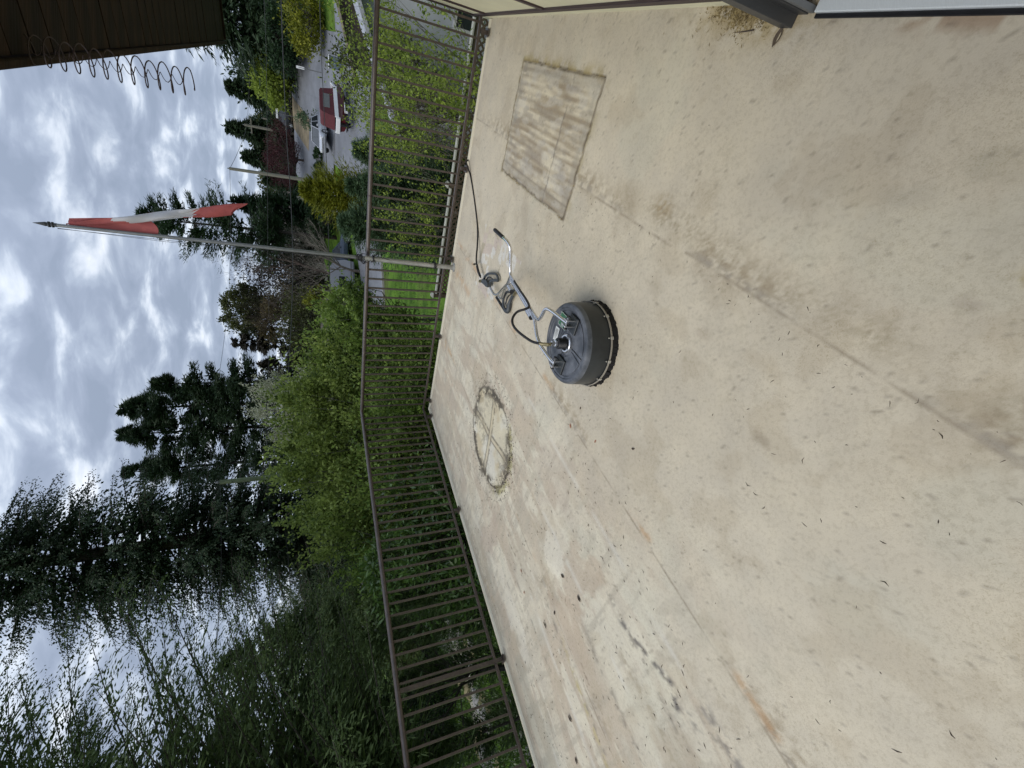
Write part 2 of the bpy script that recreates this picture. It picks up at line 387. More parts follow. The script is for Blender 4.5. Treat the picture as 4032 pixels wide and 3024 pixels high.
    for (pts,w_,c,s_) in (([(2.20,4.45),(2.27,4.66),(2.36,4.84),(2.30,4.93),(2.40,5.05)],.022,(.17,.155,.14),.95),([(1.50,4.42),(1.475,4.62)],.010,(.19,.14,.10),.9),([(2.04,4.58),(2.06,5.0),(2.02,5.4)],.028,(.40,.34,.24),.7),([(1.39,4.05),(1.31,4.5),(1.27,5.0)],.025,(.48,.40,.20),.7),([(.64,4.0),(.62,4.7),(.60,5.4)],.012,(.70,.66,.54),.8),([(1.26,3.4),(1.30,3.8),(1.22,4.3)],.012,(.70,.66,.54),.8),([(1.06,3.2),(1.16,3.55),(1.13,3.75)],.012,(.20,.15,.11),.8),([(2.5,5.0),(2.52,5.4),(2.45,5.9)],.035,(.22,.20,.18),.8)):
        for (a0_,b0_),(a1_,b1_) in zip(pts,pts[1:]):
            tt=np.clip(((A-a0_)*(a1_-a0_)+(B-b0_)*(b1_-b0_))/((a1_-a0_)**2+(b1_-b0_)**2),0,1); dd=np.hypot(A-a0_-tt*(a1_-a0_),B-b0_-tt*(b1_-b0_))
            blend(s_*np.exp(-(dd/w_)**2)*sst(fbm(A,B,.035,int(a0_*1000),4),.40,.60),c)
    for (pa,pb,ra,rb,c,s_) in ((.65,2.8,.30,.22,(.50,.41,.32),.7),(1.95,4.02,.34,.20,(.49,.40,.30),.8),(1.5,4.2,.20,.30,(.50,.41,.31),.6),(.55,3.55,.16,.50,(.72,.67,.55),.7),(1.75,3.75,.13,.16,(.72,.67,.55),.8),(.30,4.7,.18,.9,(.45,.42,.33),.6),(2.3,3.4,.3,.35,(.50,.42,.33),.5)):
        e=((wa-pa)/ra)**2+((wb-pb)/rb)**2+3.2*(fbm(A,B,.16,int(pb*300),5)-.45); blend(.85*s_*sst(1.15-e,0,.5),c)
    # long dark scuffs on the left, along the run
    for (pa,b0,b1,w_,sd_) in ((.95,3.2,4.6,.018,1),(1.35,3.6,5.2,.022,2),(1.75,3.9,5.6,.03,3),(2.2,3.8,5.3,.025,4),(.7,2.4,3.6,.015,5),(2.45,4.7,6.0,.03,6)):
        cen=pa+.10*(vnoise(B*0+sd_,B,.8,sd_+200)-.5)-.02*(B-b0)
        blend(.6*np.exp(-((A-cen)/w_)**2)*sst(B,b0,b0+.2)*sst(b1-B,0,.2)*sst(fbm(A,B,.04,sd_+210,4),.52,.66),(.25,.22,.18))
    for (pa,b0,b1,w_,sd_) in ((1.1,2.9,6,.025,11),(1.9,3.0,6,.02,12),(.45,1.2,5.5,.018,13),(2.5,2.6,6,.018,14)):
        cen=pa+.05*(vnoise(B*0+sd_,B,1.1,sd_+200)-.5)
        blend(.6*np.exp(-((A-cen)/w_)**2)*sst(B,b0,b0+.2)*sst(b1-B,0,.3)*sst(fbm(A,B,.2,sd_+210,3),.35,.6),(.66,.63,.55))
    # rust runs from the railing feet and the flagpole foot
    for (pa,pb,L,wd,c) in ((2.45,.10,1.3,.05,(.52,.35,.20)),(1.40,.10,.9,.04,(.52,.37,.22)),(.12,1.25,.5,.05,(.55,.38,.24)),(.10,3.0,.4,.04,(.50,.40,.26)),(1.05,.35,.9,.035,(.54,.40,.27)),(2.765,.25,.55,.022,(.55,.40,.25)),(2.745,1.30,.4,.014,(.60,.34,.15))):
        t=(B-pb)/L; cen=pa+.1*(vnoise(B,B*0+pa,.4,int(pa*70))-.5)+.12*t
        blend(.6*np.exp(-((A-cen)/wd)**2)*sst(t,0,.1)*sst(1-t,0,.5)*sst(fbm(A,B,.08,int(pa*90)+7,3),.38,.6),c)
    # square mat ghost: framed, ribbed print of a mat that lay here, moss round its rim
    a0,a1,b0,b1=MAT_
    ja=.012*(fbm(A,B,.06,401,3)-.5)*2; 
    ins=(A+ja>a0)&(A+ja<a1)&(B+ja>b0)&(B+ja<b1)
    de=np.minimum(np.minimum(A-a0,a1-A),np.minimum(B-b0,b1-B))+ja
    rib=fbm(A,B,.05,411,3,1.0,.12); 
    rm=np.clip(.55+.30*np.sin(2*PI*A/.052+4*vnoise(A,B,.5,414))+2.2*(rib-.5)+.6*(fbm(A,B,.22,415,4,1,.6)-.5)+.8*(fbm(A,B,.03,416,3,1,.2)-.5),0,1)[...,None]; mc=np.array([.36,.295,.205])*(1-rm)+np.array([.67,.605,.465])*rm
    col=np.where(ins[...,None],mc,col)
    stain=sst(fbm(A,B,.28,421,3,1,.7)+.25*(a1-.55-A),.5,.72)*ins; blend(.7*stain*sst(rib,.36,.58),(.30,.25,.20)); blend(ins*.5*sst(fbm(A,B,.03,417,3,1,.25),.55,.68),(.33,.29,.235))
    blend(ins*.35*sst(fbm(A,B,.05,423,2,1,.4),.58,.68),(.60,.58,.53))
    for ea in (4.655,): pass
    blend(ins*.6*(np.abs(B-2.03+.006*np.sin(A*40))<.010)*sst(fbm(A,B,.1,431,2),.25,.5),(.20,.17,.14))
    blend(ins*.5*(np.abs(A-3.99)<.009),(.22,.19,.15))
    for k in range(9):
        ca=3.98+k*.09; blend(ins*.45*((np.abs(A-ca)<.028)&(np.abs(B-1.14)<.03)&(k%2==0)),(.27,.25,.22))
    # rounded rim: dark dirt line
    blend(.92*np.exp(-(de/.011)**2)*(.6+.7*fbm(A,B,.04,441)),(.11,.085,.05)); blend(ins*.45*np.exp(-((de-.05)/.03)**2),(.36,.33,.27))
    rimc=np.exp(-(np.minimum(de,0)/.03)**2)*(de<0)*sst(fbm(A,B,.05,443,3),.45,.62)
    blend(.7*rimc*sst(1.0-np.abs(B-b0)/1.2,.0,1)+0*A,(.24,.19,.09))
    side=((A>a1)&(A<a1+.20)&(B>b0-.05)&(B<b1))
    blend(side*.7*np.exp(-((A-a1)/.05)**2)*sst(fbm(A,B,.06,447,3),.35,.6),(.38,.30,.12))
    side=((B>b1)&(B<b1+.22)&(A>a0)&(A<a1)); blend(side*.5*np.exp(-((B-b1)/.06)**2)*sst(fbm(A,B,.08,449,3),.4,.6),(.40,.33,.16))
    # round pot ring with cross webbing print
    ca,cb,cr_=CIR; r=np.hypot((A-ca)*1.07,(B-cb)*.96)+.06*(fbm(A,B,.22,501,4)-.5); th=np.arctan2(B-cb,A-ca)
    inn=(r<cr_)
    ic=np.array([.64,.58,.43])*(1+.22*(fbm(A,B,.18,511)[...,None]-.5))
    col=np.where(inn[...,None],ic,col)
    blend(inn*.6*sst(fbm(A,B,.22,513,3),.50,.66),(.66,.64,.57))
    blend(inn*.55*sst(fbm(A,B,.25,515,3),.56,.66),(.50,.40,.24))
    d1=np.abs((A-1.58)*.98-(B-2.2)*.18+.012*np.sin(B*9)); d2=np.abs((A-1.6)*.227+(B-2.22)*.974+.012*np.sin(A*7))
    for d_,w_ in ((d1,.030),(d2,.034)):
        blend(inn*.7*(d_<w_),(.58,.50,.34)); blend(inn*.95*np.exp(-((d_-w_)/.010)**2)*sst(fbm(A,B,.07,521,3),.24,.44),(.12,.10,.075))
        blend(inn*.6*np.exp(-((d_-w_)/.05)**2)*sst(fbm(A,B,.03,523,3),.52,.62)*sst(r,.15,.5),(.15,.13,.11))
    nn=fbm(A,B,.05,531,4)
    ring=np.exp(-((r-cr_)/.013)**2)*sst(fbm(A,B,.14,561,3),.30,.52)+.95*np.exp(-((r-cr_+.04)/.055)**2)*sst(nn+.35*(vnoise(th*2+9,th*0,.6,533)-.5),.42,.54)
    blend(np.clip(ring*(.7+.5*nn),0,.95),(.085,.07,.05)); blend(inn*.8*sst(B,2.55,2.80)*sst(fbm(A,B,.035,543,4),.44,.60),(.14,.12,.09)); blend(inn*.55*sst(fbm(A,B,.30,545,3)+.3*(r-.2),.56,.68)*sst(fbm(A,B,.03,547,3),.42,.58),(.22,.19,.14)); blend(.8*np.exp(-((r-cr_-.03)/.035)**2)*sst(fbm(A,B,.09,549,4),.54,.62),(.12,.10,.07))
    blend(.6*np.exp(-((r-cr_-.04)/.05)**2)*(np.cos(th-1.5)>.6)*sst(nn,.4,.6),(.42,.38,.16))
    grit=(r>cr_)*np.exp(-((r-cr_)/.16))*sst(fbm(A,B,.018,541,2),.68,.78); blend(.8*grit,(.18,.14,.10))
    # worn patch of paint by the flagpole: chalky and bare plates
    w0=((wa>2.68)&(wa<3.36)&(wb>.90)&(wb<1.50))|((wa>3.2)&(wa<3.36)&(wb>1.4)&(wb<1.95)); q=np.floor(A/.11+.4*np.sin(B*9)); q2=np.floor(B/.10+.3*np.sin(A*11)); hh=np.mod(np.sin(q*12.9+q2*78.2)*43758.5,1)
    blend(w0*.85*(hh>.62)*sst(fbm(A,B,.05,551,2),.3,.5),(.68,.665,.62)); blend(w0*.75*(hh<.14),(.38,.33,.235)); blend(w0*.5*((hh>.4)&(hh<.55)),(.55,.45,.42))
    # litter stain at the door jamb and along the wall foot
    q=np.exp(-(((wa-5.06)/.10)**2+((wb-3.38)/.30)**2)); blend(np.clip(q*1.2,0,.9)*sst(fbm(A,B,.05,601,4),.36,.56),(.42,.33,.17))
    blend(.7*np.exp(-(((A-5.035)/.03)**2))*sst(B,3.7,3.9)*sst(fbm(A,B,.09,603,3),.5,.62),(.33,.22,.14))
    blend(.85*np.exp(-(((wa-4.55)/.045)**2+((wb-4.70)/.045)**2)**2)*sst(fbm(A,B,.02,631,3),.30,.5),(.40,.32,.13))
    blend(.5*np.exp(-(A/.10)**2)*sst(fbm(A,B,.4,611,3),.4,.6),(.40,.34,.25)); blend(.25*np.exp(-(B/.08)**2)*sst(fbm(A,B,.4,613,3),.4,.6),(.42,.38,.32))
    # speck field
    blend(.5*sst(fbm(A,B,.014,621,2),.80,.86),(.25,.21,.16))
    col=np.clip(col,.02,.8)
    base_v=np.array(C0)[None,None,:]+A[...,None]*np.array(UA)+B[...,None]*np.array(WB)
    h=.0015*(fbm(A,B,.3,701)-.5); h=h-.003*np.exp(-(de/.01)**2)+.004*ins*1.0
    for sa in (4.155,2.785,1.415): h=h+.0018*(A>sa+.012*(vnoise(B*0+1,B,1.3,1)-.5))
    h=h+.004*inn*sst(cr_-r,0,.02)*(((d1<.03)|(d2<.034))*.7+.3)
    V=base_v.copy(); V[...,2]=h
    na,nb=A.shape; idx=np.arange(na*nb).reshape(na,nb); F=np.stack([idx[:-1,:-1],idx[:-1,1:],idx[1:,1:],idx[1:,:-1]],-1).reshape(-1,4)
    m=bpy.data.materials.new('stained_vinyl_deck'); m.use_nodes=True; nt=m.node_tree; n=nt.nodes; l=nt.links; bs=n['Principled BSDF']; bs.inputs['Roughness'].default_value=.62; bs.inputs['Specular IOR Level'].default_value=.35
    at=n.new('ShaderNodeAttribute'); at.attribute_name='stain'; tc=n.new('ShaderNodeTexCoord')
    def ns(s_,d_,ro=.6):
        t=n.new('ShaderNodeTexNoise'); t.inputs['Scale'].default_value=s_; t.inputs['Detail'].default_value=d_; t.inputs['Roughness'].default_value=ro; l.new(tc.outputs['Object'],t.inputs['Vector']); return t.outputs['Fac']
    # fine hair-like grime mottling
    t1=n.new('ShaderNodeTexNoise'); t1.inputs['Scale'].default_value=110; t1.inputs['Detail'].default_value=5; t1.inputs['Distortion'].default_value=2.5; l.new(tc.outputs['Object'],t1.inputs['Vector'])
    r1=n.new('ShaderNodeValToRGB'); l.new(t1.outputs['Fac'],r1.inputs[0]); r1.color_ramp.elements[0].position=.34; r1.color_ramp.elements[0].color=(.80,.77,.71,1); r1.color_ramp.elements[1].position=.49; r1.color_ramp.elements[1].color=(1,1,1,1)
    r2=n.new('ShaderNodeValToRGB'); l.new(ns(3.5,6),r2.inputs[0]); r2.color_ramp.elements[0].position=.35; r2.color_ramp.elements[0].color=(.93,.925,.93,1); r2.color_ramp.elements[1].position=.65; r2.color_ramp.elements[1].color=(1.05,1.04,1.02,1)
    dirt=n.new('ShaderNodeMapRange'); l.new(ns(1.6,5,.6),dirt.inputs[0]); dirt.inputs[1].default_value=.40; dirt.inputs[2].default_value=.62; dirt.inputs[3].default_value=.15; dirt.inputs[4].default_value=1.0
    def mul(a_,b_,k_=1):
        x=n.new('ShaderNodeMix'); x.data_type='RGBA'; x.blend_type='MULTIPLY'; x.inputs[0].default_value=1
        if k_!=1: l.new(k_,x.inputs[0])
        l.new(a_,x.inputs[6]); l.new(b_,x.inputs[7]); return x.outputs[2]
    r3=n.new('ShaderNodeValToRGB'); l.new(ns(60,9,.7),r3.inputs[0]); r3.color_ramp.elements[0].position=.40; r3.color_ramp.elements[0].color=(.92,.91,.885,1); r3.color_ramp.elements[1].position=.50; r3.color_ramp.elements[1].color=(1.02,1.02,1.01,1)
    if True: pass
    vo=n.new('ShaderNodeTexVoronoi'); vo.inputs['Scale'].default_value=38; l.new(tc.outputs['Object'],vo.inputs['Vector']); r4=n.new('ShaderNodeValToRGB'); l.new(vo.outputs['Distance'],r4.inputs[0]); r4.color_ramp.elements[0].position=.02; r4.color_ramp.elements[0].color=(.80,.76,.68,1); r4.color_ramp.elements[1].position=.06; r4.color_ramp.elements[1].color=(1,1,1,1)
    c=mul(mul(mul(mul(at.outputs['Color'],r1.outputs[0],dirt.outputs[0]),r2.outputs[0]),r3.outputs[0]),r4.outputs[0],dirt.outputs[0]); l.new(c,bs.inputs['Base Color'])
    bp=n.new('ShaderNodeBump'); bp.inputs['Strength'].default_value=.35; bp.inputs['Distance'].default_value=.002; l.new(ns(160,4),bp.inputs['Height']); l.new(bp.outputs[0],bs.inputs['Normal'])
    o=np_mesh('deck_floor',V.reshape(-1,3),F,m,smooth=True)
    ca_=o.data.attributes.new('stain','FLOAT_COLOR','POINT'); rgba=np.ones((na*nb,4),dtype=np.float32); rgba[:,:3]=col.reshape(-1,3); ca_.data.foreach_set('color',rgba.ravel())
    tag(o,kind='structure')
    M['lip']=mat('deck_edge_vinyl',(.58,.53,.40),.6,var2=(.66,.61,.48),vscale=3,bump=.1,bscale=60)
    # rounded upstand at the two open edges, fascia and slab below
    lp=MB(); 
    prof=[(.0,-.001),(-.012,.012),(-.035,.019),(-.055,.015),(-.066,0.0),(-.068,-.07)]
    for (p0,p1,nrm) in ((AB(-.06,0),AB(5.0,0),-WB),(AB(0,-.06),AB(0,6.2),-UA)):
        k=len(lp.v)
        for P in (p0,p1):
            for (o_,z_) in prof: lp.v.append(P+nrm*(-o_-0.0)*1.0+Vector((0,0,z_)))
        for i in range(len(prof)-1): lp.f.append((k+i,k+i+1,k+len(prof)+i+1,k+len(prof)+i))
    lo=link('edge_lip',lp,M['lip'],o,smooth=True)
    fb=MB(); fb.box(AB(2.505,-.045,-.19),UA,WB,Vector((0,0,1)),2.55,.02,.12); fb.box(AB(-.045,3.10,-.19),UA,WB,Vector((0,0,1)),.02,3.12,.12)
    link('fascia_board',fb,M['batten'],o)
    us=MB(); us.box(AB(2.5,3.1,-.17),UA,WB,Vector((0,0,1)),2.48,3.08,.14); link('joist_slab',us,M['timber'],o)
    for (pa,pb) in ((.15,.15),(2.4,.15),(4.8,.15),(.15,3),(.15,6)):
        q=MB(); q.box(AB(pa,pb,-1.62),UA,WB,Vector((0,0,1)),.07,.07,1.30); link('support_post',q,M['timber'],o)
    return o
DECK=make_deck()
make_ground()
Z=Vector((0,0,1))
# ------------------------------------------------------------------ railing
def make_railing():
    zt,zb=1.06,.105
    for side in ('right','left'):
        if side=='right':
            P=lambda s,z=0,o=0: AB(s,-.035-o,z); D=UA; N=WB; s0,s1=-.03,5.35; bal=[.075+.125*k for k in range(42)]
            feet=[.159,1.375,2.56,3.643,4.889]; lab='brown metal deck railing along the front edge behind the flagpole'
        else:
            P=lambda s,z=0,o=0: AB(-.03-o,s,z); D=WB; N=UA; s0,s1=-.03,7.2; bal=[.12+.125*k for k in range(56)]
            feet=[.168,1.987,3.802,5.6]; lab='brown metal deck railing along the edge above the rocky garden'
        t=thing('railing',lab,'railing',P((s0+s1)/2),group=None)
        mb=MB(); mb.tube([P(s0,zt),P((s0+s1)/2,zt),P(s1,zt)],.034,14,flat=.72); o=link('top_rail',mb,M['rail'],t); smooth_angle(o)
        mb=MB(); mb.bar(P(s0,zb),P(s1,zb),.026,.026,bev=.003); link('bottom_rail',mb,M['rail'],t)
        mb=MB(); mb.box(P(bal[0],(zt+zb)/2),D,N,Z,.0095,.0095,(zt-zb)/2-.012); b0=link('baluster',mb,M['rail'],t,loc=P(bal[0],(zt+zb)/2))
        for s in bal[1:]:
            if abs(s-3.802)<.05 and side=='left': continue
            c=b0.copy(); COL.objects.link(c); c.parent=t; c.location=P(s+random.uniform(-.002,.002),(zt+zb)/2)-wloc(t); c.rotation_euler=(random.uniform(-.0025,.0025),random.uniform(-.0025,.0025),0)
        for s in feet:
            full=(side=='left' and abs(s-3.802)<.01)
            mb=MB(); mb.box(P(s,((zt if full else zb)-.02)/2+.004),D,N,Z,.019,.019,((zt if full else zb)-.03)/2+.004,bev=.003)
            mb.box(P(s,.024),D,N,Z,.035,.045,.005,bev=.002); mb.box(P(s,.024)+N*.045,D,N,Z,.03,.012,.005)
            o=link('post',mb,M['rail'],t)
        for s in ((1.35,3.2) if side=='right' else (.10,4.35)):
            mb=MB(); mb.tube([P(s-.006,zt),P(s+.006,zt)],.0362,14,flat=.72); link('rail_joint',mb,M['batten'],t)
make_railing()

# ------------------------------------------------------------------ flagpole and flag
FZ0,FZ1,FZE=3.74,3.08,2.26
def make_flag():
    base=AB(2.481,.065,0); top=Vector((1.60,5.285,3.80)); ax=(top-base).normalized()
    at=lambda z: base+ax*(z/ax.z)
    t=thing('flagpole','grey metal flagpole standing in a sleeve tied to the front railing','flagpole',base)
    mb=MB(); mb.tube([at(1.0),at(2.2),at(3.0),at(3.84)],[.021,.019,.017,.015],14); smooth_angle(link('pole',mb,M['galv'],t))
    mb=MB(); mb.tube([at(.012),at(1.085)],.029,16); mb.tube([at(1.08),at(1.10)],.0305,16); smooth_angle(link('sleeve',mb,M['galv2'],t))
    mb=MB(); mb.lathe(at(0.0),[(.001,.0),(.055,.0),(.055,.012),(.036,.02),(.033,.04),(.03,.04)],20,cap=False); smooth_angle(link('base_flange',mb,M['galv2'],t))
    mb=MB(); mb.lathe(at(3.80),[(.017,0),(.017,.02),(.025,.024),(.025,.034),(.017,.037),(.017,.045),(.026,.049),(.026,.060),(.014,.065),(.020,.078),(.001,.165)],16,ax=ax); smooth_angle(link('finial',mb,M['frame'],t))
    rt=Vector((math.cos(R(16)),-math.sin(R(16)),0))
    mb=MB(); mb.tube([at(3.80)-rt*.03,at(2.4)-rt*.035,at(1.25)-rt*.028],.0022,5); mb.tube([at(3.80)-rt*.026,at(3.0)-rt*.048,at(1.9)-rt*.03,at(1.22)-rt*.022],.0018,5); link('halyard',mb,M['black'],t)
    mb=MB()
    for zc,n_,r_,h_ in ((1.17,7,.031,.07),(1.01,4,.036,.03),(.26,4,.035,.04)):
        for i in range(n_):
            pts=[]
            for k in range(13):
                a=2*PI*k/12; pts.append(at(zc+h_*(i/n_-.5)+random.uniform(-.012,.012))+Vector((math.cos(a),math.sin(a),0))*(r_+random.uniform(0,.006)))
            mb.tube(pts,.0042,5,cap=False)
    for k in range(6):
        a=random.uniform(0,6.28); p=at(1.15)+Vector((math.cos(a),math.sin(a),0))*.04
        mb.tube([p,p+Vector((random.uniform(-.05,.05),random.uniform(-.03,.03),-.03)),p+Vector((random.uniform(-.06,.06),-.02,-.11))],.004,5)
    mb.tube([at(1.12)-rt*.03,at(.95)+rt*.06,at(1.0)+rt*.03-Vector((0,.05,0)),at(.6)-rt*.036,at(.27)-rt*.034],.0035,5)
    link('rope_binding',mb,M['black'],t)
    # flag: hangs limp from the hoist, folded on itself
    nh,ng=40,64; V=[];F=[];mi=[]
    fw=Vector((rt.y,-rt.x,0))
    def lo(z): return float(np.interp(z,(2.26,2.4,3.0,3.25,3.74),(.31,.27,.15,.07,.0)))
    def hi(z): return float(np.interp(z,(2.26,2.6,2.9,3.25,3.74),(.41,.325,.245,.145,.003)))
    for i in range(nh+1):
        h=i/nh; ph=h*3.0+.15; tri=1-abs((ph%2)-1); tri=tri*tri*(3-2*tri)
        for j in range(ng+1):
            g=j/ng; z=FZ0-1.46*g+.16*g*tri+.02*math.sin(h*17)*g
            off=.018+lo(z)+(hi(z)-lo(z))*(1-tri)+.006*math.sin(g*17+h*9)
            dep=(.045*math.cos(PI*ph*.5+.6)+.015*math.sin(g*11+h*14)+.008*math.sin(g*23-h*6))*min(1,g*3)
            V.append(at(z)+rt*off+fw*(-dep-.01))
    for i in range(nh):
        for j in range(ng):
            a=i*(ng+1)+j; F.append((a,a+1,a+ng+2,a+ng+1)); g=(j+.5)/ng; h=(i+.5)/nh; gg=g+.09*(h-.5)
            leaf=.42<g<.49 and .60<h<.60+(.49-g)*.9
            mi.append(0 if (gg<.25+.09*(h<.4) or gg>.73 or leaf) else 1)
    k0=len(V)   # slack cloth between the pole and the folds
    for i in range(13):
        for j in range(9):
            zp=FZ0-.02-(FZ0-FZ1)*i/12; zb=zp+.10*i/12; q=j/8; V.append(at(zp).lerp(at(zb)+rt*(lo(zb)+.06),q)+rt*.012+fw*(.02*math.sin(q*5+i*.5)*q-.012)-Z*(.05*math.sin(PI*q)*i/12))
    for i in range(12):
        for j in range(8): a=k0+i*9+j; F.append((a,a+1,a+10,a+9)); mi.append(0)
    mb=MB(); mb.v=V; mb.f=F; o=link('flag',mb,M['red'],None,smooth=True); o.data.materials.append(M['flagwhite']); o.data.polygons.foreach_set('material_index',mi)
    tag(o,'red and white flag hanging limp and folded from the flagpole top','flag')
make_flag()

# ------------------------------------------------------------------ house wall, roof overhang, door
UH=(UA-WB*.02).normalized(); WH=(WB+UA*.02).normalized()
def ABH(a,b,z=0): return AB(5.007,0)+UH*(a-5.01)+WH*b+Vector((0,0,z))   # the house wall runs one degree out of line with the deck
def make_house():
    t=thing('house','cream house wall with dark brown battens and a deep dark wooden eave','house',ABH(5.01,3,0))
    mb=MB()
    mb.box(ABH(5.09,1.69,-.15),UH,WH,Z,.08,1.91,2.75)
    mb.box(ABH(5.09,3.0+3.9,-.15-0),UH,WH,Z,.08,1.3,2.75)
    mb.box(ABH(5.09,4.6,2.36),UH,WH,Z,.078,1.0,.235); mb.box(ABH(5.09,4.6,-1.5),UH,WH,Z,.078,1.0,1.38)
    link('wall',mb,M['cream'],t)
    for b in (-.20,.207,1.567,2.93):
        mb=MB(); mb.box(ABH(5.005,b,1.27),UH,WH,Z,.006,.030,1.118,bev=.002); link('batten',mb,M['batten'],t)
    mb=MB(); mb.box(ABH(5.004,1.62,.125),UH,WH,Z,.008,1.87,.024,bev=.003); link('base_trim',mb,M['batten'],t)
    # eave: boards run out from the wall, side by side
    U2=Vector((.795,-.607,0)); W2=Vector((-.607,-.795,0)); E0=AB(4.215,-.97,0)   # the eave runs very slightly out of line with the deck
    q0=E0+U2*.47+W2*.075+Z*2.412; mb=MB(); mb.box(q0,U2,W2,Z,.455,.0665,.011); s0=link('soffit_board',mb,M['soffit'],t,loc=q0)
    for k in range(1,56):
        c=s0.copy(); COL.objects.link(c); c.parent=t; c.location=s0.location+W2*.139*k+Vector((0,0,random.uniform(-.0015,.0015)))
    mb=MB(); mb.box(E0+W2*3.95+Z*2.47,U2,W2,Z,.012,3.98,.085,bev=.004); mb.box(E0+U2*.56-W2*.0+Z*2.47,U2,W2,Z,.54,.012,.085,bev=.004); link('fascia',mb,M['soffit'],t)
    mb=MB(); mb.box(ABH(7.2,3.0,2.58),UH,WH,Z,2.6,3.96,.02); link('roof_deck',mb,M['batten'],t)
    mb=MB(); mb.box(ABH(7.4,4.2,-.02),UH,WH,Z,2.2,2.6,.012); link('room_floor',mb,M['timber'],t)
    mb=MB(); mb.box(ABH(9.6,4.2,1.2),UH,WH,Z,.05,2.6,1.2); link('room_wall',mb,M['cream'],t)
    d=thing('sliding_door','dark grey sliding door frame with silver threshold at the right of the deck','door',ABH(5.01,4.6,0))
    mb=MB(); mb.box(ABH(4.955,3.585,1.05),UH,WH,Z,.020,.028,1.045,bev=.003); mb.box(ABH(4.985,3.60,1.05),UH,WH,Z,.012,.055,1.045,bev=.003)
    mb.box(ABH(5.05,3.62,1.05),UH,WH,Z,.045,.012,1.04); link('frame_jamb',mb,M['frame'],d)
    mb=MB(); mb.box(ABH(4.985,3.672,1.05),UH,WH,Z,.010,.009,1.04,bev=.002); mb.box(ABH(5.02,3.655,1.05),UH,WH,Z,.008,.014,1.04,bev=.002); link('frame_channel',mb,M['frame2'],d)
    mb=MB(); mb.box(ABH(5.09,4.65,2.11),UH,WH,Z,.07,.95,.02); mb.box(ABH(5.06,5.58,1.05),UH,WH,Z,.07,.03,1.04); link('frame_head',mb,M['frame'],d)
    th=MB(); th.box(ABH(5.068,4.62,.014),UH,WH,Z,.093,.93,.012,bev=.003); th.box(ABH(5.085,4.62,.031),UH,WH,Z,.005,.93,.006); th.box(ABH(5.13,4.62,.031),UH,WH,Z,.006,.93,.006)
    tho=link('threshold',th,M['alum'],d)
    mb=MB(); mb.box(ABH(4.968,4.62,.0075),UH,WH,Z,.0065,.93,.006,bev=.002); link('rubber_track',mb,M['black'],d)
    for b in (3.86,4.02,4.29,4.56,4.9,5.3):
        mb=MB(); mb.lathe(ABH(5.015,b,.0262),[(.0075,0),(.0065,.002),(.003,.0012),(.001,.0012)],12,cap=False); link('screw',mb,M['frame2'],tho)
    mb=MB(); mb.box(ABH(5.12,5.1,1.08),UH,WH,Z,.005,.44,.98); link('glass_panel',mb,M['glass'],d)
make_house()
def make_coil():
    c=AB(4.363,3.12,0); mb=MB(); pts=[]; turns=12
    for i in range(turns*20+1):
        a=2*PI*i/20; t=i/(turns*20); r=.043*(1-.12*math.sin(t*PI*turns*.5)**2); pts.append(c+Vector((math.cos(a)*r,math.sin(a)*r,2.40-.415*t)))
    for k in range(10):
        a=2*PI*k/20; pts.append(c+Vector((math.cos(a)*(.043-.003*k),math.sin(a)*(.043-.003*k),1.985-.001*k)))
    mb.tube(pts,.0019,5); 
    pts=[]
    for i in range(turns*8+1):
        a=-2*PI*i/8; t=i/(turns*8); pts.append(c+Vector((math.cos(a)*.013,math.sin(a)*.013,2.395-.39*t)))
    mb.tube(pts,.0012,4)
    o=link('wire_coil',mb,M['batten'],None,smooth=True); tag(o,'thin dark spiral wire coil hanging from the wooden eave','wire coil')
make_coil()

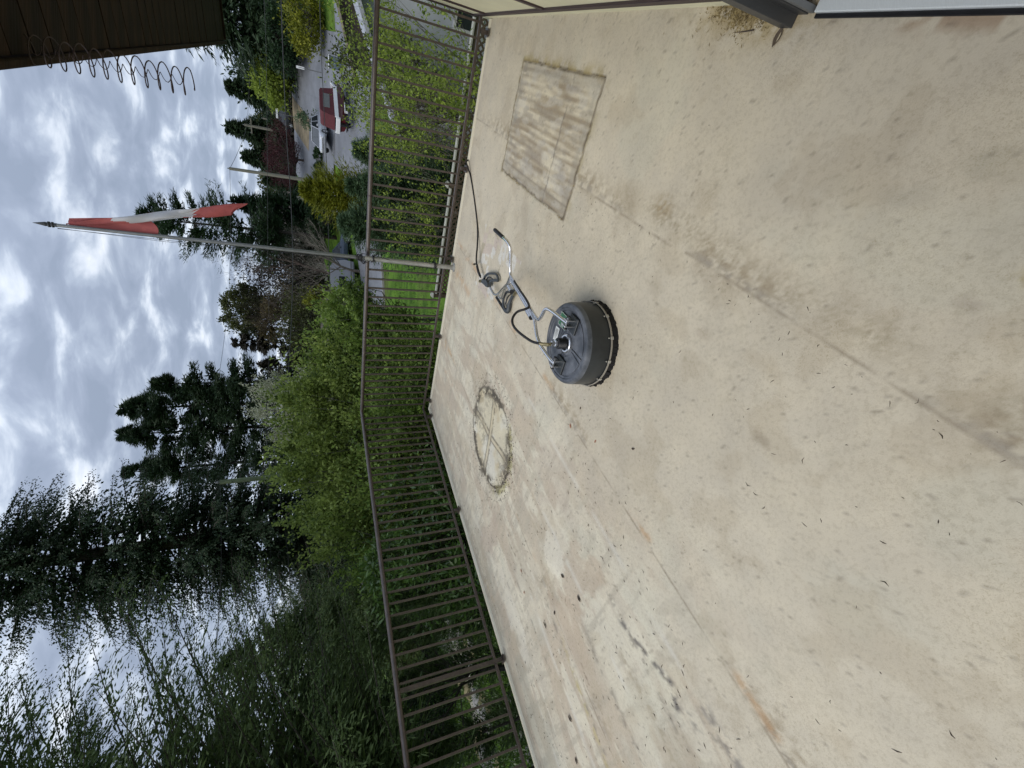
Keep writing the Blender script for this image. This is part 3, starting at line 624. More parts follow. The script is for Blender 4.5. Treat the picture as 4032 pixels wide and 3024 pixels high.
# ------------------------------------------------------------------ surface cleaner
def make_cleaner():
    c=Vector((.2445,2.315,0)); e=Vector((.8,-.6,0)); h=Vector((.6,.8,0))
    t=thing('surface_cleaner','round slate grey surface cleaner with black brush skirt lying on the stained deck','surface cleaner',c)
    def at(x,y,z): return c+e*x+h*y+Z*z
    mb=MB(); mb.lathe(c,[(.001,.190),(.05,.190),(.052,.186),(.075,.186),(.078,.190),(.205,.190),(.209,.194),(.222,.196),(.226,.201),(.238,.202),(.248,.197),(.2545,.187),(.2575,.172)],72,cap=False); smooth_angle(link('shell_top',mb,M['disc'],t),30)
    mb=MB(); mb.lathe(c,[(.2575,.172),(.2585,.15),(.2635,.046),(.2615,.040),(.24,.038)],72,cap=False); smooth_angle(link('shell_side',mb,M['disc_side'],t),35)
    mb=MB()  # raised panels and ribs on the shell
    def seg(r0,r1,a0,a1,z0,z1,n=10):
        k=len(mb.v)
        for i in range(n+1):
            a=a0+(a1-a0)*i/n; d=e*math.cos(a)+h*math.sin(a)
            for r,z in ((r0,z0),(r0,z1),(r1,z1),(r1,z0)): mb.v.append(c+d*r+Z*z)
        for i in range(n):
            for j in range(3): mb.f.append((k+i*4+j,k+i*4+j+1,k+(i+1)*4+j+1,k+(i+1)*4+j))
        mb.f.append((k,k+1,k+2,k+3)); mb.f.append((k+4*n+3,k+4*n+2,k+4*n+1,k+4*n))
    seg(.085,.198,R(-160),R(-98),.186,.1945); seg(.085,.198,R(-82),R(-20),.186,.1945); seg(.09,.198,R(62),R(118),.186,.1935)
    for a in (-90,15,165): 
        d=e*math.cos(R(a))+h*math.sin(R(a)); s=Vector((-d.y,d.x,0)); mb.box(c+d*.135+Z*.1925,d,s,Z,.065,.007,.004,bev=.0015)
    link('shell_ribs',mb,M['disc'],t)
    mb=MB(); rg=random.Random(5)
    for k in range(46):
        a=2*PI*k/46; d=e*math.cos(a)+h*math.sin(a); s=Vector((-d.y,d.x,0)); rr=.262+rg.uniform(-.002,.003)
        for q in range(5):
            o_=(q-2)*.0068+rg.uniform(-.001,.001); lean=rg.uniform(-.004,.010)
            p=c+d*rr+s*o_+Z*.042; b_=c+d*(rr+.006+lean)+s*(o_+rg.uniform(-.003,.003))+Z*.001
            mb.bar(p,b_,.0085,.016,up=s)
    mb.lathe(c,[(.25,.002),(.262,.002),(.262,.042),(.25,.042)],46,cap=False)
    link('brush_skirt',mb,M['brush'],t)
    mb=MB(); mb.lathe(c,[(.2665,.039),(.2715,.039),(.2715,.048),(.2665,.048)],72,cap=False); bd=smooth_angle(link('skirt_band',mb,M['band'],t),30)
    for k in range(12):
        a=R(-90+k*30+8); d=e*math.cos(a)+h*math.sin(a); s=Vector((-d.y,d.x,0))
        mb=MB(); mb.box(c+d*.2735+Z*.0445,d,s,Z,.003,.009,.010,bev=.0015); mb.lathe(c+d*.2655+Z*.063,[(.001,.0),(.0045,.001),(.004,.006),(.001,.008)],8,ax=d,cap=False); link('band_clip',mb,M['clip'],bd)
    # hub and swivel
    mb=MB(); mb.lathe(c,[(.060,.188),(.060,.200),(.054,.204),(.046,.204)],32,cap=False); hb=smooth_angle(link('hub_flange',mb,M['steel'],t),30)
    for k in range(4):
        a=PI/4+k*PI/2; mb=MB(); mb.lathe(c+Vector((math.cos(a)*.052,math.sin(a)*.052,.203)),[(.004,0),(.004,.004),(.001,.004)],6,cap=False); link('bolt',mb,M['galv'],hb)
    mb=MB(); pr=[(.035,.204)]
    for k in range(6): pr+=[(.035,.208+k*.008),(.032,.211+k*.008),(.032,.213+k*.008),(.035,.215+k*.008)]
    pr+=[(.032,.258),(.024,.260)]
    mb.lathe(c,pr,28,cap=False); smooth_angle(link('swivel_body',mb,M['black'],hb),30)
    mb=MB(); mb.lathe(c,[(.024,.258),(.024,.276),(.017,.279),(.017,.300),(.012,.302)],6); smooth_angle(link('swivel_nut',mb,M['steel'],hb),30)
    top=c+Z*.30
    L=[(.232,2.285,.325),(.236,2.305,.350),(.245,2.335,.375),(.257,2.375,.39),(.28,2.43,.400),(.344,2.555,.410),(.40,2.645,.405),(.455,2.695,.385),(.50,2.690,.350),(.515,2.65,.305),(.537,2.66,.272),(.60,2.745,.250),(.70,2.88,.235),(.80,3.02,.215)]
    mb=MB(); pts=[top,top+Z*.03]+[Vector(p) for p in L[1:]]
    # smooth the hose
    def cat(P,n=6):
        out=[]
        for i in range(len(P)-1):
            p0=P[max(i-1,0)];p1=P[i];p2=P[i+1];p3=P[min(i+2,len(P)-1)]
            for k in range(n):
                u=k/n; out.append(.5*((2*p1)+(p2-p0)*u+(2*p0-5*p1+4*p2-p3)*u*u+(3*p1-p0-3*p2+p3)*u*u*u))
        return out+[P[-1]]
    sm=cat([Vector(p) for p in L])
    mb.tube(sm[5:],.0088,10); smooth_angle(link('feed_hose',mb,M['hose'],t))
    mb=MB(); mb.tube([top,sm[0],sm[2]],.0085,8); mb.tube([sm[2],sm[4],sm[7]],.0115,6); mb.tube([sm[7],sm[9],sm[11]],.0105,10); smooth_angle(link('hose_coupling',mb,M['brass'],t),30)
    # yoke brackets
    for s in (-1,1):
        p=at(.146*s,0,.19)
        b=MB(); b.box(p+Z*.008,e,h,Z,.046,.034,.008,bev=.003); b.box(p-e*.0*s+Z*.012-h*.02,e,h,Z,.052,.048,.006,bev=.002); bo=link('bracket_plate',b,M['disc_side'],t)
        b=MB(); 
        for q in (-1,1): b.box(p+h*.0+e*q*.020+Z*.038,e,h,Z,.003,.020,.026,bev=.001)
        b.tube([p-e*.03+Z*.046,p+e*.03+Z*.046],.006,8); link('clevis',b,M['steel'],bo)
        b=MB(); b.lathe(p+e*.036+Z*.046,[(.001,0),(.012,0),(.012,.008),(.001,.010)],6,ax=e,cap=False); b.lathe(p-e*.036+Z*.046,[(.001,0),(.012,0),(.012,.008),(.001,.010)],6,ax=-e,cap=False); link('pivot_nut',b,M['black'],bo)
    # handle frame
    def tb(pts,r=.0118,n=12,sub=5):
        m=MB(); m.tube(cat([Vector(p) for p in pts],sub),r,n); return m
    S=c+h*1.035+Z*.195
    def fr(l,hgt,x=0): return c+h*l+e*x+Z*hgt
    armR=[fr(-.005,.232,.146),fr(.03,.243,.146),fr(.11,.268,.150),fr(.17,.283,.146),fr(.205,.288,.125),fr(.235,.283,.06),fr(.258,.279,.028),fr(.30,.275,.014),fr(.40,.264,.0125),fr(.60,.243,.0125),fr(.85,.216,.0125),fr(1.0,.20,.0125)]
    smooth_angle(link('yoke_arm',tb(armR),M['steel'],t))
    armL=[fr(-.005,.232,-.146),fr(.03,.243,-.145),fr(.14,.262,-.125),fr(.20,.270,-.105),fr(.25,.273,-.075),fr(.32,.270,-.022),fr(.36,.266,-.0125),fr(.60,.241,-.0125),fr(.85,.214,-.0125),fr(1.0,.198,-.0125)]
    smooth_angle(link('yoke_arm',tb(armL),M['steel'],t))
    for l0,l1 in ((.40,.50),(.82,.92)):
        m=MB(); m.tube([fr(l0,.262-.02*(l0-.4),-.033),fr(l1,.262-.02*(l0-.4)-.011,-.033)],.0165,12); smooth_angle(link('hose_clamp_sleeve',m,M['steel'],t))
        m=MB(); m.tube([fr(l0-.006,.263-.02*(l0-.4),-.033),fr(l0+.002,.262-.02*(l0-.4),-.033)],.0172,12); m.tube([fr(l1-.002,.2505-.02*(l0-.4),-.033),fr(l1+.006,.25-.02*(l0-.4),-.033)],.0172,12); link('sleeve_end_ring',m,M['black'],t)
    for l in (.66,.69):
        m=MB(); m.lathe(fr(l,.236,.022),[(.001,0),(.006,0),(.006,.012),(.001,.014)],8,ax=e,cap=False); link('stem_bolt',m,M['steel'],t)
    gr=[fr(.98,.202,.010),fr(1.03,.197,.02),fr(1.045,.205,.07),fr(1.03,.24,.20),fr(1.035,.255,.245),fr(1.07,.27,.27),fr(1.13,.285,.278)]
    smooth_angle(link('handlebar',tb(gr),M['steel'],t))
    hp=MB(); hp.tube(cat([fr(1.128,.2845,.278),fr(1.20,.298,.284),fr(1.268,.310,.289)],3),[.0155]*6+[.014],12); g=smooth_angle(link('hand_grip',hp,M['black'],t))
    hp=MB(); hp.tube([fr(1.075,.2705,.270),fr(1.118,.282,.2772)],.0124,12); link('grip_tape',hp,M['green_label'],t)
    # left handlebar with two parallel tubes reaching the trigger gun on the floor
    lb=[fr(.985,.198,-.012),S+Vector((0,0,-.005)),Vector((.845,3.29,.155)),Vector((.850,3.45,.120)),Vector((.848,3.60,.093)),Vector((.842,3.70,.085)),Vector((.862,3.78,.080)),Vector((.915,3.87,.066)),Vector((.955,3.93,.058))]
    smooth_angle(link('handlebar',tb(lb,.0112),M['steel'],t))
    lb=[fr(.99,.20,-.03),Vector((.826,3.20,.175)),Vector((.838,3.33,.145)),Vector((.815,3.55,.085)),Vector((.800,3.64,.06)),Vector((.818,3.72,.055)),Vector((.848,3.75,.05))]
    smooth_angle(link('handlebar',tb(lb,.0105),M['steel'],t))
    # labels
    m=MB(); m.poly([(.455,2.345,.1985),(.395,2.262,.1985),(.322,2.316,.1985),(.382,2.399,.1985)]); go=link('green_decal',m,M['green_label'],t)
    G=[Vector((.455,2.345,.1995)),Vector((.395,2.262,.1995)),Vector((.322,2.316,.1995)),Vector((.382,2.399,.1995))]
    m=MB(); ux=(G[1]-G[0]); uy=(G[3]-G[0]); O=G[0]
    def rc(x0,x1,y0,y1): m.poly([O+ux*x0+uy*y0,O+ux*x1+uy*y0,O+ux*x1+uy*y1,O+ux*x0+uy*y1])
    for (x0,x1,y0,y1) in ((.03,.97,.02,.05),(.03,.97,.95,.98),(.03,.055,.05,.95),(.945,.97,.05,.95),(.35,.45,.66,.88),(.35,.65,.66,.70),(.35,.6,.76,.80),(.35,.65,.84,.88)): rc(x0,x1,y0,y1)
    link('decal_print',m,M['white_print'],go)
    m=MB(); m.poly([(.371,2.421,.1985),(.345,2.378,.1985),(.268,2.424,.1985),(.292,2.470,.1985)]); wd=link('white_decal',m,M['white_print'],t)
    m=MB(); q0=Vector((.371,2.421,.1993)); ux=Vector((.345-.371,2.378-2.421,0)); uy=Vector((.292-.371,2.470-2.421,0))
    for k in range(6): m.poly([q0+ux*(.16+.12*k)+uy*.12,q0+ux*(.20+.12*k)+uy*.12,q0+ux*(.20+.12*k)+uy*(.85-.15*(k%3)),q0+ux*(.16+.12*k)+uy*(.85-.15*(k%3))])
    link('decal_lines',m,M['frame2'],wd)
    return t,cat
CL,cat=make_cleaner()
def make_guns():
    # gun on the hose
    g=thing('spray_gun','dark grey trigger spray gun joined to the long hose, lying by the worn paint patch','spray gun',(1.02,4.05,0))
    u_=Vector((-.36,-.93,0)).normalized(); s=Vector((-u_.y,u_.x,0))  # along gun / sideways
    O=Vector((1.085,4.165,.045))
    def q(l,x,z): return O+u_*l+s*x+Z*z
    m=MB(); m.prism([q(0,-.020,.022),q(.10,-.028,.026),q(.15,-.040,.026),q(.20,-.040,.026),q(.21,.0,.026),q(.15,.022,.024),q(.02,.020,.022)],(0,0,-.044)); link('gun_body',m,M['grey_pl'],g)
    m=MB(); m.tube(cat([q(.02,.015,0),q(.05,.05,0),q(.12,.085,-.005),q(.22,.10,-.01),q(.30,.105,-.015),q(.36,.085,-.015),q(.39,.05,-.01)],4),[.012]*25,8); m.tube(cat([q(.20,.0,0),q(.24,.03,0),q(.30,.045,-.01),q(.36,.05,-.012),q(.385,.055,-.012)],4),.014,8); smooth_angle(link('grip_loop',m,M['grey_pl'],g))
    m=MB(); m.tube(cat([q(.10,.02,0),q(.13,.05,.0),q(.19,.06,0),q(.25,.052,-.006)],3),.006,6); smooth_angle(link('trigger',m,M['black'],g))
    m=MB(); m.tube([q(-.10,-.02,-.004),q(-.01,0,0)],.0115,10); m.tube([q(-.065,-.013,-.003),q(-.045,-.009,-.002)],.016,10); m.tube([q(-.105,-.02,-.004),q(-.09,-.018,-.004)],.017,10); smooth_angle(link('coupling',m,M['brass'],g),30)
    # second gun
    g=thing('trigger_grip','black trigger grip with open loop handle and brass nozzle near the handlebar','spray gun',(.76,3.58,0))
    P=[(.690,3.640),(.668,3.590),(.690,3.562),(.745,3.530),(.79,3.455),(.815,3.43),(.832,3.45),(.822,3.50)]
    m=MB(); m.tube(cat([Vector((x,y,.03)) for x,y in P],4),[.022]*5+[.020]*7+[.015]*9+[.011]*8,10); m.tube(cat([Vector((.700,3.655,.032)),Vector((.76,3.665,.04)),Vector((.815,3.62,.045)),Vector((.838,3.55,.045)),Vector((.822,3.49,.035))],4),.012,8); smooth_angle(link('grip_body',m,M['grey_pl'],g))
    m=MB(); m.tube(cat([Vector((.74,3.62,.035)),Vector((.775,3.585,.036)),Vector((.80,3.54,.036)),Vector((.806,3.49,.034))],3),.006,6); smooth_angle(link('trigger',m,M['black'],g))
    m=MB(); m.tube([Vector((.70,3.66,.034)),Vector((.765,3.73,.04)),Vector((.84,3.80,.05))],.013,8); smooth_angle(link('barrel',m,M['black'],g))
    m=MB(); m.tube([Vector((.79,3.445,.03)),Vector((.800,3.40,.034))],.013,8); m.tube([Vector((.80,3.40,.034)),Vector((.806,3.372,.036)),Vector((.812,3.345,.038))],[.009,.010,.006],8); smooth_angle(link('nozzle',m,M['brass'],g),30)
    # supply hose across the deck
    H=[(2.62,4.60,-.45),(2.60,4.62,-.12),(2.55,4.60,.03),(2.47,4.575,.034),(2.36,4.549,.013),(2.165,4.486,.009),(1.912,4.416,.009),(1.70,4.372,.012),(1.52,4.345,.030),(1.407,4.326,.050),(1.326,4.318,.058),(1.248,4.295,.056),(1.185,4.265,.052),(1.135,4.235,.046)]
    m=MB(); m.tube(cat([Vector(p) for p in H],6),.0088,10); o=link('pressure_hose',m,M['hose'],None,smooth=True)
    tag(o,'long thin black pressure hose running from the railing foot to the spray gun','hose')
    m=MB(); m.tube([Vector((1.27,4.305,.056)),Vector((1.20,4.275,.053)),Vector((1.155,4.245,.048))],.0135,10); m.tube([Vector((1.285,4.31,.05)),Vector((1.31,4.35,.05)),Vector((1.325,4.42,.045))],.008,8); link('hose_sleeve',m,M['black'],o)
    m=MB(); m.tube([Vector((1.322,4.41,.046)),Vector((1.328,4.44,.044))],.012,8); link('hose_fitting',m,M['brass'],o)
make_guns()

# ------------------------------------------------------------------ litter
def make_litter():
    M['needle']=mat('dry_needles',(.045,.03,.02),.8,var=.4,vscale=30)
    M['dryleaf']=mat('dry_leaf',(.36,.15,.075),.6,var=.3,vscale=60)
    M['moss']=mat('moss_crumbs',(.11,.08,.035),.9,var2=(.40,.31,.14),vscale=60)
    rg=np.random.default_rng(4)
    def needles(P,L,W,zz=.003):
        N=len(P); a=rg.uniform(0,2*PI,N); A=np.stack([np.cos(a),np.sin(a),rg.normal(0,.04,N)],1); S=np.stack([-np.sin(a),np.cos(a),np.zeros(N)],1)
        mid=P+A*L[:,None]*.5+S*(L*rg.normal(0,.12,N))[:,None]; E=P+A*L[:,None]; w=W[:,None]
        up=np.array([0,0,1.])[None]*W[:,None]*.8
        V=np.empty((N,8,3)); V[:,0]=P-S*w*.3;V[:,1]=P+S*w*.3; V[:,2]=mid-S*w*.5+up;V[:,3]=mid+S*w*.5+up;V[:,4]=E-S*w*.15;V[:,5]=E+S*w*.15; V[:,6]=mid-S*w*.6;V[:,7]=mid+S*w*.6
        V[:,:,2]+=zz
        i=np.arange(N)[:,None]*8; F=np.concatenate([i+np.array([[0,1,3,2]]),i+np.array([[2,3,5,4]]),i+np.array([[0,2,4,6]]),i+np.array([[1,7,5,3]])]); return V.reshape(-1,3),F
    def ab(a,b): return np.stack([C0.x+UA.x*a+WB.x*b,C0.y+UA.y*a+WB.y*b,np.zeros(len(a))],1)
    N=2300; a=rg.uniform(.1,4.95,N); b=rg.uniform(.1,6.1,N); keep=rg.random(N)<np.where(a<2.6,1.0,.40)*np.where(b>1.2,1,.55); a=a[keep];b=b[keep]
    # more along the seam and round the stains
    n2=160; a=np.concatenate([a,4.155+rg.normal(.03,.07,n2),CIR[0]+.66*np.cos(t_:=rg.uniform(0,6.28,n2)),rg.uniform(3.8,4.9,80)]); b=np.concatenate([b,rg.uniform(2.3,5.5,n2),CIR[1]+.66*np.sin(t_),rg.uniform(2.0,2.8,80)])
    P=ab(a,b); n=len(P); V,F=needles(P,rg.uniform(.010,.032,n),rg.uniform(.0013,.0028,n))
    tag(np_mesh('fir_needles',V,F,M['needle']),'scattered brown fir needles all over the cream deck','fir needles',kind='stuff')
    # moss and dirt crumbs: round the mat ghost, round the ring, heap by the door jamb
    def crumbs(a,b,s,name,label,matl,hz=None):
        P=ab(a,b); n=len(P); 
        if hz is not None: P[:,2]=hz
        D=np.array([[1,0,0],[-.5,.8,0],[-.5,-.8,0],[0,0,.8]]); ro=rg.uniform(0,2*PI,n); c_,s_=np.cos(ro),np.sin(ro)
        V=np.empty((n,4,3))
        for k in range(4):
            x=D[k,0]*rg.uniform(.5,1.6,n);y=D[k,1]*rg.uniform(.4,1.2,n); V[:,k,0]=P[:,0]+(x*c_-y*s_)*s; V[:,k,1]=P[:,1]+(x*s_+y*c_)*s; V[:,k,2]=P[:,2]+.0015+D[k,2]*s*.8
        i=np.arange(n)[:,None]*4; F=np.concatenate([i+np.array([[0,1,3]]),i+np.array([[1,2,3]]),i+np.array([[2,0,3]])])
        tag(np_mesh(name,V.reshape(-1,3),F,matl,k=3),label,'dirt',kind='stuff')
    n=420; th=rg.uniform(0,2*PI,n); th=np.where(rg.random(n)<.5,rg.normal(1.45,.5,n),th); r_=CIR[2]+rg.normal(.01,.045,n)
    crumbs(CIR[0]+r_*np.cos(th),CIR[1]+r_*np.sin(th),rg.uniform(.0025,.011,n),'dark_crumbs','black moss crumbs round the circular stain on the deck',M['needle'])
    a0,a1,b0,b1=MAT_
    n=520; k=rg.integers(0,4,n); A=np.where(k==0,rg.uniform(a0,a1,n),np.where(k==1,rg.uniform(a0,a1,n),np.where(k==2,a1+np.abs(rg.normal(0,.03,n)),a0+.0+rg.normal(-.006,.005,n)))); B=np.where(k==0,b0+rg.normal(0,.006,n),np.where(k==1,b1+rg.normal(.004,.012,n),rg.uniform(b0,b1,n)))
    ex=rg.random(n)<.35; A=np.where(ex,a1+np.abs(rg.normal(0,.10,n)),A); B=np.where(ex,rg.normal(1.45,.22,n),B)
    crumbs(A,B,rg.uniform(.002,.009,n),'moss_crumbs','mossy brown crumbs round the square stain on the deck',M['moss'])
    n=1500; A=5.07-np.abs(rg.normal(0,.055,n)); B=rg.normal(3.36,.15,n); hz=np.maximum(0,.014*(1-((5.07-A)/.14)-np.abs(B-3.36)/.4))*rg.random(n)
    k=(B<3.56); crumbs(A[k],B[k],rg.uniform(.0015,.0075,n)[k],'leaf_litter','brown leaf litter heaped against the wall beside the door frame',M['moss'],hz[k])
    n=200; A=5.07-np.abs(rg.normal(0,.055,n)); B=rg.normal(3.36,.14,n); k=B<3.57; P=ab(A[k],B[k]); P[:,2]=rg.uniform(0,.015,k.sum()); V,F=needles(P,rg.uniform(.008,.028,len(P)),rg.uniform(.0010,.0024,len(P)))
    tag(np_mesh('litter_stalks',V,F,M['moss']),'dry stalks and needles in the litter beside the door frame','litter',kind='stuff')
    n=260; A=5.035-np.abs(rg.normal(0,.014,n)); B=np.concatenate([rg.normal(3.86,.05,110),rg.normal(4.2,.09,150)]); crumbs(A,B,rg.uniform(.0012,.005,n),'threshold_dirt','reddish dirt along the dark strip under the door threshold',M['moss'])
    # single leaves
    L=[(-1.442,2.778,.030,'brown curled leaf right of the two lower leaves, far left of the deck','dry leaf'),(-1.513,2.558,.032,'reddish brown leaf closest to the long dark scuff on the deck','dry leaf'),
       (-1.693,3.524,.022,'small brown leaf nearest the left railing opposite the flagpole end','dry leaf'),(-1.872,3.475,.020,'crumpled tiny leaf by the pair of twigs near the left railing','dry leaf'),
       (-1.97,3.091,.040,'long black curved seed pod lying between leaves on the left of the deck','seed pod'),(-1.789,2.924,.026,'thin brown leaf beside a twig just right of the black pod','dry leaf'),
       (-2.477,2.735,.034,'dark purple brown leaf lower left near the long yellow stain','dry leaf'),(-2.734,2.664,.030,'dark narrow leaf in the lowest left corner of the deck','dry leaf'),
       (-.309,2.598,.022,'crumpled brown leaf on the rust streaked seam left of the cleaner','dry leaf'),(-.178,2.465,.015,'tiny curled leaf between the seam and the brush skirt','dry leaf'),
       (-.386,2.303,.018,'light brown curled leaf below the rusty seam','dry leaf'),(-.387,1.936,.018,'pinkish curled leaf farthest from the seam in the deck middle','dry leaf'),(-.016,2.302,.012,'dark leaf crumb touching the brush of the cleaner','dry leaf'),
       (1.2665,1.04,.040,'large grey brown leaf on the litter beside the door frame','dry leaf'),(.893,1.53,.012,'small dark red bud on the open deck before the door','seed pod')]
    rr=random.Random(8)
    for x,y,s,lab,ct in L:
        an=rr.uniform(0,6.28); d=Vector((math.cos(an),math.sin(an),0)); p=Vector((-d.y,d.x,0)); o=Vector((x,y,.003)); m=MB(); w=.34 if ct=='dry leaf' else .2
        row=[]
        for i in range(6):
            t=i/5; ww=w*s*math.sin(PI*min(1,max(.03,t*.96+.02)))*1.1; cv=.10*s*math.sin(t*3); zc=.25*s*abs(t-.5)
            row.append([o+d*(t-.5)*s*1.6+p*(cv-ww)+Z*(zc+ww*.55),o+d*(t-.5)*s*1.6+p*cv+Z*zc,o+d*(t-.5)*s*1.6+p*(cv+ww)+Z*(zc+ww*.55)])
        for r in row: m.v+=r
        for i in range(5):
            for j in range(2): m.f.append((i*3+j,i*3+j+1,i*3+j+4,i*3+j+3))
        ob=link('seed_pod' if ct!='dry leaf' else 'dry_leaf',m,M['dryleaf'] if rr.random()<.85 and 'black' not in lab and 'dark' not in lab and 'grey' not in lab else (M['timber'] if 'grey' in lab else M['needle']),None,smooth=True); tag(ob,lab,ct,'leaves and pods blown onto the deck')
    # a loose stick in the litter
    m=MB(); m.tube([Vector((1.36,1.13,.012)),Vector((1.40,1.19,.006)),Vector((1.452,1.262,.003))],[.003,.002,.0008],5); tag(link('twig',m,M['twig'],None),'thin dry twig sticking out of the litter by the door frame','twig')
make_litter()

# ------------------------------------------------------------------ foliage builders
def limb_mb(mb,p,q,r0,r1,n=5,sag=.1):
    m=(p+q)/2+Vector((RNG.normal(0,1),RNG.normal(0,1),RNG.normal(0,1)))*(q-p).length*sag
    mb.tube([p,m,q],[r0,(r0+r1)/2,r1],n,cap=False)
def conifer(name,label,loc,h,rad,nbr,m,leafL,leafW,droop,matl,bark,seed,base=.08,rise=.15,side=.30,group=None,cat_='tree',twr=.25,limbs=120,lean=(0,0),azr=None,hang=.35,gap=0,zmin=None,tmax=1,limbr=1,jt=.007,ja=.15):
    rg=np.random.default_rng(seed); t=rg.uniform(base,tmax,nbr)
    az=rg.uniform(0,2*PI,nbr) if azr is None else rg.uniform(azr[0],azr[1],nbr)
    if gap>0:
        # whole boughs bunch together with open air between them
        nb2=max(6,int(nbr/gap)); bt=rg.uniform(base,tmax,nb2); ba=rg.uniform(0,2*PI,nb2); k=rg.integers(0,nb2,nbr)
        t=np.clip(bt[k]+rg.normal(0,jt,nbr),base,tmax); az=ba[k]+rg.normal(0,ja,nbr); bl=rg.uniform(.70,1.18,nb2)[k]
    else: bl=rg.uniform(.6,1.15,nbr)
    ln=np.interp(t,[x[0] for x in rad],[x[1] for x in rad])*bl
    s=np.tile(np.linspace(.14,1,m),(nbr,1))+rg.uniform(-.04,.04,(nbr,m)); d=np.stack([np.cos(az),np.sin(az)],1)
    P=np.zeros((nbr,m,3)); L=ln[:,None]
    P[...,0]=d[:,0:1]*L*s+lean[0]*t[:,None]; P[...,1]=d[:,1:2]*L*s+lean[1]*t[:,None]; P[...,2]=(h*t)[:,None]+L*(rise*s-droop*s*s)
    sp=rg.normal(0,1,(nbr,m))*side*L*(1.05-s)*.6
    P[...,0]+=-d[:,1:2]*sp; P[...,1]+=d[:,0:1]*sp; P[...,2]-=np.abs(sp)*hang+rg.uniform(0,1,(nbr,m))*twr*leafL*1.5
    A=np.zeros((nbr,m,3)); sg=np.sign(sp)
    A[...,0]=d[:,0:1]*.8-d[:,1:2]*sg*.7; A[...,1]=d[:,1:2]*.8+d[:,0:1]*sg*.7; A[...,2]=rise-2*droop*s*.6-hang*.5
    A+=rg.normal(0,.30,A.shape); A/=np.linalg.norm(A,axis=2)[...,None]
    P=P.reshape(-1,3); A=A.reshape(-1,3); n=len(P)
    if zmin is not None:
        k=P[:,2]>zmin; P=P[k];A=A[k];n=len(P)
    sw=s.reshape(-1)[k] if zmin is not None else s.reshape(-1)
    V,F=leafquads(P,A,rg.uniform(.5,1.4,n)*leafL,rg.uniform(.6,1.3,n)*leafW*np.clip(1.75-1.35*sw,.35,2),rg)
    o=thing(name,label,cat_,loc,group); np_mesh('crown',V,F,matl,o)
    mb=MB(); r0=max(.03,h*.0125); lv=Vector((lean[0],lean[1],0))
    mb.tube([Vector(loc)+Z*(-.3),Vector(loc)+Z*h*.35+lv*.35,Vector(loc)+Z*h*.7+lv*.7,Vector(loc)+Z*h*.985+lv],[r0*1.15,r0*.8,r0*.45,r0*.08],8)
    for i in range(min(limbs,nbr)):
        p=Vector(loc)+Z*h*t[i]+lv*t[i]; q=p+Vector((d[i,0]*ln[i]*.8,d[i,1]*ln[i]*.8,ln[i]*(rise*.8-droop*.64))); mid=p+Vector((d[i,0]*ln[i]*.4,d[i,1]*ln[i]*.4,ln[i]*(rise*.4-droop*.16)))
        mb.tube([p,mid,q],[limbr*r0*.22*(1.15-t[i]),limbr*r0*.13*(1.15-t[i]),limbr*r0*.04],3,cap=False)
    link('trunk',mb,bark,o); return o
